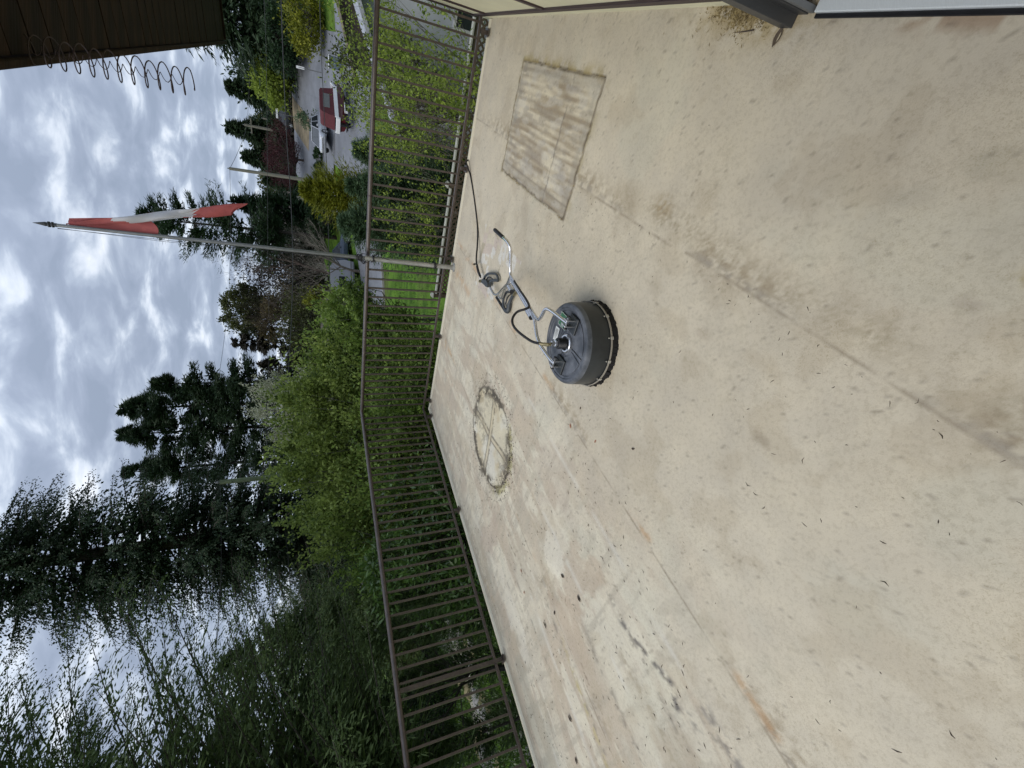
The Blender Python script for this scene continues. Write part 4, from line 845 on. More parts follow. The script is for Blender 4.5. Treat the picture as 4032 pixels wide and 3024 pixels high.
def feather(name,label,loc,h,rad,nb,tw,m,leafW,rise,droop,twl,hang,matl,bark,seed,t0=.03,t1=1,an=.16,cat_='tree',limbr=1.,group=None,ln_=1.9,face=None):
    """conifer with real boughs: each carries two ranks of twigs, each twig its sprays"""
    rg=np.random.default_rng(seed); t=rg.uniform(t0,t1,nb); az=rg.uniform(0,2*PI,nb) if face is None else math.atan2(-loc[1],-loc[0])+rg.uniform(-face,face,nb); L=np.interp(t,[x[0] for x in rad],[x[1] for x in rad])*rg.uniform(.62,1.15,nb); rs=rise+rg.normal(0,.12,nb)
    u=np.tile(np.linspace(.10,1,tw),(nb,1))+rg.uniform(-.01,.01,(nb,tw)); o=np.stack([np.cos(az),np.sin(az),0*az],1)[:,None,:]; sd_=np.stack([-np.sin(az),np.cos(az),0*az],1)[:,None,:]; zz=np.array([0,0,1.])
    bend=rg.normal(0,.12,nb)[:,None]
    P0=o*(L[:,None]*u)[...,None]+sd_*(L[:,None]*bend*u*u)[...,None]+zz*((h*t)[:,None]+L[:,None]*(rs[:,None]*u-droop*u*u))[...,None]
    T=o+zz*(rs[:,None]-2*droop*u)[...,None]; T/=np.linalg.norm(T,axis=2)[...,None]
    sg=np.where(np.arange(tw)%2==0,1,-1)[None,:]*rg.uniform(.35,1.1,(nb,tw)); D=T*.8+sd_*(sg*.7)[...,None]+zz*rg.normal(-hang*.3,.18,(nb,tw))[...,None]; D/=np.linalg.norm(D,axis=2)[...,None]
    l=(twl*L[:,None]*(1.12-u)+.10)*rg.uniform(.6,1.2,(nb,tw)); v=np.linspace(0,1,m)[None,None,:]+rg.uniform(-.06,.06,(nb,tw,m))
    P=P0[:,:,None,:]+D[:,:,None,:]*(l[...,None]*v)[...,None]-zz*(hang*l[...,None]*v*v)[...,None]+rg.normal(0,leafW*.6,(nb,tw,m,3))
    A=D[:,:,None,:]-zz*(2*hang*v)[...,None]*.6+rg.normal(0,an,(nb,tw,m,3)); A/=np.linalg.norm(A,axis=3)[...,None]
    ll=np.broadcast_to((l/m*ln_)[...,None],v.shape[:0]+(nb,tw,m)).reshape(-1)*rg.uniform(.6,1.5,nb*tw*m)
    ww=leafW*np.broadcast_to(np.clip(1.6-.9*u,.5,2)[...,None],(nb,tw,m)).reshape(-1)*rg.uniform(.6,1.35,nb*tw*m)
    V,F=leafquads(P.reshape(-1,3),A.reshape(-1,3),ll,ww,rg); ob=thing(name,label,cat_,loc,group); np_mesh('crown',V,F,matl,ob)
    mb=MB(); r0=max(.03,h*.0125); lv=Vector(loc); mb.tube([lv-Z*.3,lv+Z*h*.35,lv+Z*h*.7,lv+Z*h*.985],[r0*1.15,r0*.8,r0*.45,r0*.08],9)
    for i in range(nb):
        pts=[lv+Vector(tuple(P0[i,j])) for j in (0,tw//3,2*tw//3,tw-1)]; pts=[lv+Z*h*t[i]]+pts; q=limbr*r0*.16*(1.15-t[i]); mb.tube(pts,[q,q*.85,q*.6,q*.4,q*.12],4,cap=False)
    link('trunk',mb,bark,ob); return ob
def leafy(name,label,loc,rx,ry,z0,z1,K,n,leafL,leafW,matl,bark,seed,trunk=True,group=None,cat_='tree',shell=.55,clump=.32,flat=1,tr=.05,droop=0,limbs=70,up=0,shoots=0):
    if math.hypot(loc[0],loc[1])>35: n=int(n*.70); leafL*=1.15; leafW*=1.15
    rg=np.random.default_rng(seed); u_=rg.normal(size=(K,3)); u_/=np.linalg.norm(u_,axis=1)[:,None]; rr=shell+(1-shell)*rg.random(K)**.5
    zc=(z0+z1)/2; rz=(z1-z0)/2; C=np.stack([u_[:,0]*rx*rr,u_[:,1]*ry*rr,zc+u_[:,2]*rz*rr],1)
    cs=clump*min(rx,rz)*rg.uniform(.5,1.35,K)
    k=rg.integers(0,K,n); off=rg.normal(0,.5,(n,3)); P=C[k]+off*cs[k][:,None]*np.array([1,1,.8*flat])
    A=off*.6+rg.normal(0,.6,(n,3))+np.array([0,0,.25-droop+up]); A/=np.linalg.norm(A,axis=1)[:,None]
    P[:,2]=np.maximum(P[:,2],.05)
    if shoots:
        q=rg.integers(0,K,shoots); S0=C[q]; dr=(S0-np.array([0,0,zc]))/np.array([rx,ry,rz]); dr=dr*.7+np.array([0,0,.55])+rg.normal(0,.3,dr.shape); dr/=np.linalg.norm(dr,axis=1)[:,None]
        LL=rg.uniform(.25,.75,shoots)*min(rx,1.4)*.75; tt=np.linspace(.1,1,16)
        SP=S0[:,None,:]+dr[:,None,:]*(LL[:,None]*tt)[...,None]+rg.normal(0,leafL*.35,(shoots,16,3)); SA=dr[:,None,:]*.6+rg.normal(0,.6,SP.shape); SA/=np.linalg.norm(SA,axis=2)[...,None]
        P=np.concatenate([P,SP.reshape(-1,3)]); A=np.concatenate([A,SA.reshape(-1,3)]); n=len(P)
    V,F=leafquads(P,A,rg.uniform(.5,1.45,n)*leafL,rg.uniform(.6,1.3,n)*leafW,rg)
    o=thing(name,label,cat_,loc,group); np_mesh('crown',V,F,matl,o)
    if trunk:
        mb=MB(); L=Vector(loc); b=L-Z*.2; fork=L+Z*max(.3,z0*.7+.25*rz); mb.tube([b,L+Z*.1,fork],[tr*1.2,tr,tr*.8],7)
        for i in range(min(limbs,K)): limb_mb(mb,fork+Vector((0,0,RNG.uniform(-.1,.3)*rz)),L+Vector(C[i]),tr*.42,tr*.07,4,.10)
        link('trunk',mb,bark,o)
    return o
def bare(name,label,loc,h,spread,seed,bark,levels=4,nb=5,r0=.16,leaf=None,upb=.6,nleaf=0,group=None,cat_='tree',ll=.12,lw=.06):
    rg=random.Random(seed); mb=MB(); tips=[]
    def grow(p,d,L,r,lev):
        pts=[p]; dd=d.copy(); k=4 if lev<2 else 3
        for i in range(k):
            dd=(dd+Vector((rg.gauss(0,.16),rg.gauss(0,.16),rg.gauss(0,.10)+.05*upb))).normalized(); pts.append(pts[-1]+dd*L/k)
        rs=[r*(1-.6*i/k) for i in range(k+1)]; mb.tube(pts,rs,6 if lev==0 else (4 if lev==1 else 3),cap=False)
        if lev>=levels: tips.extend(pts[1:]); return
        if lev>=levels-1: tips.extend(pts[2:])
        for i in range(nb+(1 if lev==0 else 0)):
            s=rg.uniform(.35,1.0); j=min(k-1,int(s*k)); q=pts[j].lerp(pts[j+1],s*k-j if s<1 else 1)
            a=rg.uniform(0,6.28); side=Vector((math.cos(a),math.sin(a),0)); nd=(dd*rg.uniform(.5,1.0)+side*spread*rg.uniform(.5,1.1)+Z*upb*.35).normalized()
            grow(q,nd,L*rg.uniform(.50,.74),r*.46*(1.15-.4*s),lev+1)
    grow(Vector(loc)-Z*.2,Vector((rg.gauss(0,.05),rg.gauss(0,.05),1)).normalized(),h*.52,r0,0)
    o=thing(name,label,cat_,loc,group); link('trunk',mb,bark,o)
    if leaf is not None and nleaf:
        r2=np.random.default_rng(seed); T=np.array([tuple(x-Vector(loc)) for x in tips]); k=r2.integers(0,len(T),nleaf); P=T[k]+r2.normal(0,ll*.7,(nleaf,3)); A=r2.normal(0,1,(nleaf,3))+np.array([0,0,.5]); A/=np.linalg.norm(A,axis=1)[:,None]
        V,F=leafquads(P,A,r2.uniform(.6,1.3,nleaf)*ll,r2.uniform(.6,1.3,nleaf)*lw,r2); np_mesh('crown',V,F,leaf,o)
    return o

LM={}
LM['dark']=leafmat('dark_conifer_needles',(.008,.020,.009),(.048,.082,.036),.5,.15)
LM['mid']=leafmat('conifer_needles',(.008,.022,.010),(.040,.080,.028),.5,.2)
LM['cedar']=leafmat('cedar_sprays',(.026,.052,.018),(.16,.215,.075),.9,.3)
LM['bright']=leafmat('fresh_green_leaves',(.045,.085,.014),(.40,.49,.12),1.3,.42,.5)
LM['bright2']=leafmat('fresh_green_leaves_deep',(.035,.070,.014),(.31,.43,.085),1.3,.42,.5)
LM['laurel']=leafmat('glossy_laurel_leaves',(.018,.050,.010),(.14,.24,.05),1.5,.25,.32,.6)
LM['yellow']=leafmat('yellow_green_leaves',(.09,.14,.02),(.38,.48,.08),1.8,.4)
LM['gold']=leafmat('golden_juniper',(.055,.075,.006),(.26,.27,.02),1.6,.25)
LM['greyg']=leafmat('grey_green_needles',(.025,.055,.026),(.12,.19,.09),1.6,.2)
LM['white']=leafmat('cream_blossom',(.20,.22,.12),(.66,.66,.50),1.2,.35)
LM['olive']=leafmat('olive_green_leaves',(.025,.035,.012),(.105,.12,.032),.5,.3)
LM['maroon']=leafmat('dark_red_foliage',(.030,.010,.012),(.105,.035,.038),.8,.25)
LM['rust']=leafmat('rusty_spring_leaves',(.045,.035,.018),(.15,.12,.045),.6,.3)
LM['brownc']=leafmat('brown_conifer',(.012,.012,.009),(.055,.048,.036),.5,.15)
# ------------------------------------------------------------------ trees left
def H(az,d,el): g=gp(az,d); return topz(d,el)-g.z
def make_trees():
    g=gp(-15.6,22)
    feather('fir_tree','towering dark fir with a bare grey trunk, cut by the picture edge',g,27,[(0,3.4),(.12,3.5),(.35,3.3),(.55,2.9),(.8,1.8),(1,.15)],480,36,8,.066,.08,.16,.25,.50,LM['dark'],M['bark'],101,t0=.08,t1=.74,an=.20,limbr=1.0,face=R(130))
    g=gp(-46,12.0)
    feather('cedar_tree','huge feathery green cedar filling the far left of the view above the rocks',g,20,[(0,4.4),(.15,5.0),(.4,4.7),(.7,3.6),(1,.3)],540,60,9,.028,.62,.22,.28,.36,LM['cedar'],M['bark'],102,t0=.11,t1=.60,an=.15,limbr=.7,ln_=1.45,face=R(125))
    conifer('fir_tree','dark conifer mass standing behind the far left cedar',gp(-39,25),20,[(0,4.6),(.4,4.2),(.8,2.2),(1,.2)],620,18,.50,.22,.22,LM['dark'],M['bark_dark'],104,base=.05,rise=.15,side=.3,limbs=120,gap=8)
    g=gp(-28.0,17)
    feather('cedar_tree','slimmer feathery cedar between the tall fir and the far left cedar',g,7.4,[(0,2.6),(.2,2.7),(.6,1.7),(1,.1)],260,34,7,.046,.62,.2,.28,.3,LM['cedar'],M['bark'],103,t0=.16,limbr=1.2)
    # cluster of four ragged firs
    for az,el,r,lab,sd_,d in ((-1.3,18.8,3.0,'ragged dark fir, tallest right of the gap beside the big fir',111,44),(-4.0,18.9,3.1,'ragged dark fir in the middle of the left cluster with a broad crown',112,45),(1.2,16.2,2.4,'shorter ragged fir on the right flank of the left cluster',113,43),(-7.9,18.5,2.6,'narrow dark fir nearest the towering one',114,46)):
        g=gp(az,d); h=H(az,d,el)
        conifer('fir_tree',lab,g,h,[(0,r*.95),(.3,r*1.05),(.6,r*.95),(.85,r*.62),(1,.15)],1150,20,.42,.105,.15,LM['dark'],M['bark_dark'],sd_,base=.16,rise=.32,side=.27,limbs=260,group='ragged firs at the centre left',gap=13,jt=.010,ja=.2)
    # thin fir behind the flag
    g=gp(18.3,50); h=H(18.3,50,16.0)
    conifer('fir_tree','sparse tall fir with twisted bare limbs rising right behind the flag',g,h,[(0,2.6),(.3,3.5),(.55,3.7),(.8,2.8),(.93,1.4),(1,.3)],760,18,.47,.11,.10,LM['mid'],M['bark_dark'],121,base=.30,rise=.40,side=.17,limbs=420,gap=8)
    g=gp(20.8,53); conifer('fir_tree','lower bushy fir just right of the flagpole behind the sparse one',g,H(20.8,53,8.5),[(0,2.4),(.4,2.2),(1,.1)],260,16,.6,.2,.2,LM['mid'],M['bark_dark'],122,base=.1,limbs=60)
    # bare trees
    bare('bare_tree','leafless broad tree with fine reddish twigs left of the flagpole',gp(14.0,50),H(14,50,12.2),.62,131,M['twig'],levels=5,nb=4,r0=.2,upb=.8)
    bare('bare_tree','thin leafless tree behind the cream blossom tree',gp(4.3,46),H(4.3,46,11.2),.5,132,M['twig'],levels=5,nb=4,r0=.13,upb=.8)
    bare('bare_tree','tangled leafless tree in front of the pale houses',gp(14.6,42),H(14.6,42,6.0),.8,133,M['bark_pale'],levels=4,nb=5,r0=.13,upb=.4)
    bare('bare_tree','crooked pale leafless tree beside the garage doors',gp(11.6,43),H(11.6,43,6.5),.8,134,M['bark_pale'],levels=4,nb=5,r0=.12,upb=.4)
    leafy('tall_tree','tall loose tree with fresh green crown against the sky left of the bare tree',gp(9.2,54),2.5,2.5,H(9.2,54,5.5),H(9.2,54,9.7),90,8500,.22,.13,LM['olive'],M['bark_dark'],141,tr=.2,clump=.3,limbs=60,shoots=260)
    leafy('tall_tree','rusty brown and olive tree below the fresh green crown',gp(8.6,50),3.0,2.5,1.2,H(8.6,50,6.6),90,10000,.22,.13,LM['rust'],M['bark_dark'],142,tr=.2,clump=.32,limbs=60,shoots=260)
    conifer('fir_tree','brownish ragged conifer between green tree and cream blossom',gp(5.8,52),H(5.8,52,9.4),[(0,2.4),(.5,2.1),(.8,1.2),(1,.1)],240,16,.55,.18,.15,LM['brownc'],M['bark_dark'],143,base=.1,limbs=80,gap=5)
    conifer('fir_tree','low dark brown conifer right behind the cream blossom tree',gp(2.8,40),H(2.8,40,7.2),[(0,2.0),(.5,1.9),(1,.1)],200,16,.5,.18,.15,LM['brownc'],M['bark_dark'],144,base=.08,limbs=60,gap=5)
    leafy('tree','dense olive green tree behind the brown roof',gp(8.2,44),3.4,2.2,.4,H(8.2,44,3.9),70,9000,.22,.13,LM['olive'],M['bark_dark'],145,tr=.15,clump=.45)
    leafy('tree','gloomy brown grey thicket tree under the bare tree',gp(13,56),3.4,2.2,1,H(13,56,7.6),80,9000,.24,.12,LM['brownc'],M['bark_dark'],146,tr=.15,clump=.45)
    leafy('tree','dark undergrowth tree behind the crooked pale tree',gp(17,58),4.5,2.2,.4,H(17,58,6.5),90,9500,.26,.13,LM['dark'],M['bark_dark'],147,tr=.15,clump=.4)
    leafy('bush','yellow green bush by the garage left of the flagpole',gp(11.0,40),1.1,1.0,.1,H(11.0,40,1.9),30,3500,.14,.08,LM['gold'],M['bark_dark'],148,tr=.05)
    # right hand far conifers
    for az,el,r,lab,sd_ in ((31.4,7.9,3.0,'pointed dark conifer nearest the wooden eave',151),(27.9,8.2,2.8,'pointed dark conifer in the middle of the distant three',152),(25.5,7.0,2.7,'ragged pointed conifer left of the distant three',153),(23.6,5.2,2.0,'short conifer tip behind the red foliage',154)):
        d=82; conifer('fir_tree',lab,gp(az,d),H(az,d,el),[(0,r*1.35),(.4,r),(.8,r*.4),(1,.05)],300,15,.85,.30,.25,LM['dark'],M['bark_dark'],sd_,base=.04,rise=.1,side=.35,limbs=40,group='pointed conifers in the distance')
    conifer('fir_tree','large dark conifer rising behind the corner of the wooden eave',gp(37,60),H(37,60,17),[(0,5.2),(.3,4.6),(.6,3.1),(.85,1.4),(1,.1)],750,22,.75,.24,.28,LM['dark'],M['bark_dark'],155,base=.05,rise=.12,side=.33,limbs=80)
    leafy('tree','big yellow green tree at the foot of the large dark conifer',gp(33.2,60),3.0,2.2,.6,H(33.2,60,5.2),80,8500,.30,.17,LM['yellow'],M['bark'],156,tr=.2,clump=.42)
    leafy('tree','dark leafy tree behind the parked trucks',gp(29.5,68),5.4,2.6,.2,H(29.5,68,4.2),90,8500,.36,.2,LM['mid'],M['bark'],157,tr=.2,clump=.4)
    leafy('tree','shadowy leafy tree above the concrete drive at the right',gp(36.5,56),3.4,2.4,.8,H(36.5,56,4.0),70,7000,.28,.16,LM['mid'],M['bark'],158,tr=.2,clump=.42)
    leafy('hedge','olive yellow hedge beyond the drive at the far right',gp(38.8,50),3.2,1.4,.2,H(38.8,50,2.2),60,6500,.2,.12,LM['gold'],M['bark'],159,tr=.08,clump=.42,cat_='hedge')
    leafy('red_tree','round dark red twiggy tree between two utility poles',gp(26.0,58),3.4,2.4,.5,H(26.0,58,4.9),100,13000,.16,.05,LM['maroon'],M['twig'],160,tr=.12,clump=.36,up=.8,shell=.3)
    leafy('bush','small grey green bush beside the white parked car',gp(29.9,50),.8,.7,.2,H(29.9,50,1.9),26,1800,.13,.07,LM['greyg'],M['bark'],161,tr=.05)
    leafy('hedge','dark low hedge between the red tree and the road',gp(25.7,50),2.2,1.2,.0,H(25.7,50,.2),40,4500,.16,.09,LM['mid'],M['bark'],162,tr=.06,cat_='hedge')
    leafy('hedge','dense dark hedge across the road from the blue car',gp(19.6,62),5.2,1.5,.0,H(19.6,62,1.1),60,6500,.24,.13,LM['mid'],M['bark'],163,tr=.06,cat_='hedge')
    leafy('hedge','dark clipped hedge just beyond the road to the right of the blue car',gp(20.2,49),3.6,1.3,.0,H(20.2,49,.9),70,7500,.2,.11,LM['mid'],M['bark'],164,tr=.06,cat_='hedge')
    for az,d,r,el,lab,sd_ in ((-33.5,22.5,2.0,-2.2,'dark rounded shrub beyond the stone edging, right of two',165),(-40.0,22.0,2.2,-1.5,'dark rounded shrub beyond the stone edging, left of two',166)):
        leafy('dark_shrub',lab,gp(az,d),r,1.4,.0,H(az,d,el),70,9000,.14,.07,LM['mid'],M['bark'],sd_,tr=.06,clump=.3,cat_='shrub',shoots=200)
    # backing woods so that no open field shows between the trees
    rg=random.Random(3); k=0
    for az in (-58,-52,-46,-41,-36,-31,-27,-22,-17.5,-13,-9,-5,-1,3,7,11,15,19,23,28,33,38,43,49):
        d=rg.uniform(88,104); el=rg.uniform(3.0,4.6) if az>-9 else rg.uniform(4.5,7)
        k+=1
    proto=leafy('wood_tree','distant dark trees closing the view behind the houses',gp(3,95),5.2,4.0,.5,9.0,80,6500,.55,.32,LM['olive'],M['bark_dark'],171,tr=.2,clump=.45,group='backing trees on the far slope')
    proto2=leafy('wood_tree','distant dark trees closing the view behind the houses',gp(-13,95),5.2,4.0,.5,9.5,80,6500,.55,.32,LM['dark'],M['bark_dark'],172,tr=.2,clump=.45,group='backing trees on the far slope')
    for i,az in enumerate((-60,-54,-48,-42,-37,-32,-27.5,-22.5,-17.5,-8.5,-4.5,-.5,7,11,15,19,23,28,33,38,43,49)):
        d=rg.uniform(86,104); s=copy_tree(proto2 if (az<-10 or i%3==0) else proto); s.location=gp(az,d,-.3); s.rotation_euler=(0,0,rg.uniform(0,6.28)); q=rg.uniform(.8,1.05)*(1.15 if az<-10 else .85); s.scale=(q*1.1,q*1.1,q)
    # middle distance shrubs and trees just past the railing
    leafy('blossom_tree','cream blossoming tree standing left of the brown roof',gp(-1.8,21),1.75,1.6,1.6,H(-1.8,21,7.9),100,16000,.075,.055,LM['white'],M['bark_pale'],181,tr=.09,clump=.20,shell=.3,shoots=520)
    leafy('blossom_tree','low drooping end of cream blossom beside the green power pole',gp(-5.0,20),1.1,1.0,1.4,H(-5.0,20,5.6),46,6500,.075,.055,LM['white'],M['bark_pale'],182,tr=.06,clump=.3,shell=.4)
    for az,d,rx,el,z0,lab,n_,mt,sd_ in ((9.0,13.2,.95,-.5,2.9,'light green leafy tree, rightmost of the row behind the railing, over the lawn',12000,'bright2',191),(4.9,12.0,1.25,.5,1.7,'light green tree in front of the brown roof end',22000,'bright2',192),
        (.4,11.5,1.5,3.3,.2,'bright green tree behind the railing bend, right half',30000,'bright',193),(-4.6,11.2,1.5,5.4,.2,'bright green tree with the highest crown behind the railing bend',32000,'bright',194),(-10.4,11.0,1.5,4.2,.2,'bright green tree in front of the green power pole',30000,'bright',195),(-15.3,10.8,1.3,3.4,.2,'bright green tree, leftmost tall one before the towering fir',26000,'bright',196),(-19.5,10.6,1.1,.3,.2,'low bright green bush beside the glossy laurel',16000,'bright2',197)):
        g=gp(az,d); leafy('leafy_tree',lab,g,rx,1.25,z0,H(az,d,el),190,int(n_*.70),.084,.050,LM[mt],M['bark_pale'],sd_,tr=.05,clump=.17,shell=.30,shoots=int(n_*.028),group='fresh green trees behind the railing',limbs=90)
    leafy('laurel_hedge','glossy dark laurel hedge under the leftmost green trees',gp(-17.5,8.9),1.4,.8,.1,H(-17.5,8.9,-5.0),70,9000,.12,.045,LM['laurel'],M['bark'],201,tr=.04,clump=.3,cat_='hedge')
    leafy('laurel_hedge','glossy laurel with narrow leaves nearest the feathery junipers',gp(-23.0,8.7),.9,.8,.1,H(-23.0,8.7,-2.8),60,7500,.12,.04,LM['laurel'],M['bark'],202,tr=.04,clump=.3,cat_='hedge')
    leafy('leafy_shrub','leafy green shrub at the foot of the bright trees at the bend',gp(-8,9.2),1.8,.7,.0,H(-8,9.2,-3.5),80,14000,.09,.05,LM['bright2'],M['bark'],203,tr=.04,clump=.3,cat_='hedge')
    leafy('leafy_shrub','leafy shrub under the light green trees by the lawn',gp(.2,9.8),1.4,.7,.0,H(.2,9.8,-4.5),80,11000,.085,.05,LM['bright2'],M['bark'],204,tr=.04,clump=.3,cat_='hedge')
    # junipers at left
    for az,d,el,r,lab,sd_ in ((-26.0,8.6,-4.0,.75,'feathery juniper closest to the laurel, tips reaching over the dark gap',211),(-29.0,10.2,-3.2,.75,'feathery juniper above the stone edging',212),(-34.0,11.5,-6.5,.7,'feathery juniper beside the thick railing post',213),(-40.5,11.5,-7.5,.7,'feathery juniper at the far left below the cedar',214)):
        conifer('juniper',lab,gp(az,d),H(az,d,el),[(0,r*1.1),(.3,r),(.7,r*.6),(1,.08)],300,26,.12,.022,-.10,LM['cedar'],M['bark'],sd_,base=.04,rise=.55,side=.22,limbs=60,hang=.05,group='feathery junipers by the rock garden',cat_='shrub')
    bare('fallen_limb','thick dark crooked limb sweeping below the cedar at the far left',gp(-36.5,11.0),H(-36.5,11,1.5),.9,221,M['bark_dark'],levels=3,nb=4,r0=.09,upb=.1)
    leafy('weeping_tree','pale green weeping tree hanging over the shed roof',gp(-22.0,29),2.6,2.0,1.2,H(-22.0,29,4.6),110,15000,.26,.035,LM['olive'],M['bark'],222,tr=.12,clump=.24,droop=1.6,flat=2.0,shell=.3)
    leafy('blossom_tree','cream flecked shrub above the shed near the weeping tree',gp(-24.6,30),1.5,1.2,3.0,H(-24.6,30,5.6),40,4500,.10,.07,LM['white'],M['bark_pale'],223,tr=.06)
    # right hand shrubs behind the lattice fence
    conifer('dense_yew','dense grey green shrub beside the flagpole foot',gp(19.9,12.6),H(19.9,12.6,-2.3),[(0,1.15),(.3,1.35),(.65,1.05),(.9,.5),(1,.1)],900,26,.13,.03,.05,LM['greyg'],M['bark'],231,base=.02,rise=.4,side=.4,limbs=40,hang=.05,cat_='shrub')
    conifer('dense_yew','grey green shrub in front of the boat trailer',gp(28.0,15.0),H(28.0,15.0,-3.9),[(0,1.15),(.4,1.25),(.8,.6),(1,.1)],700,22,.14,.035,.05,LM['greyg'],M['bark'],232,base=.02,rise=.4,side=.4,limbs=30,hang=.05,cat_='shrub')
    conifer('dense_yew','grey green shrub between the golden one and the twiggy bushes',gp(24.2,12.2),H(24.2,12.2,-3.2),[(0,1.0),(.4,1.1),(.8,.5),(1,.1)],700,22,.12,.03,.05,LM['greyg'],M['bark'],233,base=.02,rise=.4,side=.4,limbs=30,hang=.05,cat_='shrub')
    conifer('golden_juniper','golden green upright shrub between flagpole and white car',gp(23.0,17.5),H(23.0,17.5,1.5),[(0,1.2),(.4,1.45),(.8,.85),(1,.1)],1000,24,.16,.045,.0,LM['gold'],M['bark'],234,base=.02,rise=.5,side=.35,limbs=30,hang=0,cat_='shrub')
    conifer('golden_juniper','smaller golden green shrub leaning toward the flagpole',gp(20.6,17),H(20.6,17,-2.0),[(0,.75),(.5,.75),(1,.08)],450,22,.15,.045,.0,LM['gold'],M['bark'],235,base=.02,rise=.5,side=.35,limbs=30,hang=0,cat_='shrub')
    for az,d,el,lab,sd_,nl in ((25.4,9.9,.2,'twiggy shrub with yellow green leaves nearest the flagpole',241,2000),(28.6,10.6,.0,'twiggy budding shrub in front of the white car',242,1900),(32.4,10.0,-2.4,'twiggy budding shrub below the maroon boat cover',243,1600),(36.2,9.6,-1.2,'twiggy shrub with reddish buds below the utility cabinet',244,2100),(39.6,8.8,-1.8,'twiggy shrub at the right end by the house wall',245,2200),(37.6,12.5,-1.0,'leafier shrub hiding the white van',246,2800)):
        bare('budding_shrub',lab,gp(az,d),H(az,d,el)*.92,.62,sd_,M['bark_pale'],levels=4,nb=4,r0=.035,leaf=LM['yellow'],nleaf=nl,upb=.6,group='budding shrubs behind the lattice fence',cat_='shrub',ll=.065,lw=.034)
    conifer('dense_yew','dark grey green shrub whose shadowed foot fills the railing right of the flagpole',gp(24.5,11.9),H(24.5,11.9,-5.0),[(0,1.1),(.4,1.2),(.8,.6),(1,.1)],800,24,.12,.03,.05,LM['greyg'],M['bark'],236,base=.02,rise=.4,side=.4,limbs=30,hang=.05,cat_='shrub')
    leafy('shrub','reddish green leafy shrub in front of the neighbouring grey house',gp(35.2,14.0),1.0,.9,.9,H(35.2,14.0,-1.4),60,4200,.09,.05,LM['olive'],M['bark'],247,tr=.05,clump=.35,cat_='shrub')
    leafy('shrub','yellow green shrub above the railing at the right end',gp(33.6,11.5),1.2,.8,1.0,H(33.6,11.5,-3.0),50,1600,.07,.035,LM['yellow'],M['bark'],248,tr=.04,clump=.3,cat_='shrub')
    bare('sapling','small sapling with dark leaves growing on the lawn',gp(10.4,15.5),1.55,.5,251,M['bark_pale'],levels=2,nb=5,r0=.022,leaf=LM['laurel'],nleaf=160,upb=.6,ll=.10,lw=.05)
make_trees()
# ------------------------------------------------------------------ roads and paths
def make_roads():
    def P(az,d): p=pol(az,d); return (p.x,p.y)
    strip_road('cross_road',[P(-30,40),P(-5,38),P(12,37.5),P(22,39),P(31,40),P(40,42),P(52,48)],8.5,M['asphalt'],.05)
    strip_road('side_road',[P(31,37),P(32.3,48),P(33.6,62),P(34.6,84)],9.5,M['asphalt'],.075)
    strip_road('drive_apron',[P(26,46),P(28,58),P(29.5,66)],9,M['asphalt'],.10)
    strip_road('footpath',[P(-26,27),P(-29.9,22),P(-33,18.5),P(-37,17.5),P(-42,18)],1.1,M['concrete'],.05)
    
    # kerb stones along the near side of the cross road
    M['kerb']=mat('kerb_concrete',(.30,.29,.26),.85,var=.2,vscale=2)
    pts=[Vector((*P(a,d),0)) for a,d in ((-5,33.4),(8,33.0),(14,33.3),(20,34.2),(24,35))]
    for a,b in zip(pts,pts[1:]):
        n=int((b-a).length/1.2)
        for i in range(n):
            p=a.lerp(b,i/n); q=a.lerp(b,(i+.985)/n); p.z=tz(p.x,p.y)+.07; q.z=tz(q.x,q.y)+.07
            m=MB(); m.bar(p,q,.15,.14); o=link('kerb_stone',m,M['kerb'],None)
            o.parent=KERB
    vg=mat('sandy_verge',(.20,.165,.105),.9,var=.3,vscale=1.2)
    strip_road('verge',[P(28.5,55),P(30.4,62),P(31.6,72)],3,vg,.12)
KERB=bpy.data.objects.new('kerb',None); COL.objects.link(KERB); tag(KERB,kind='structure')
make_roads()

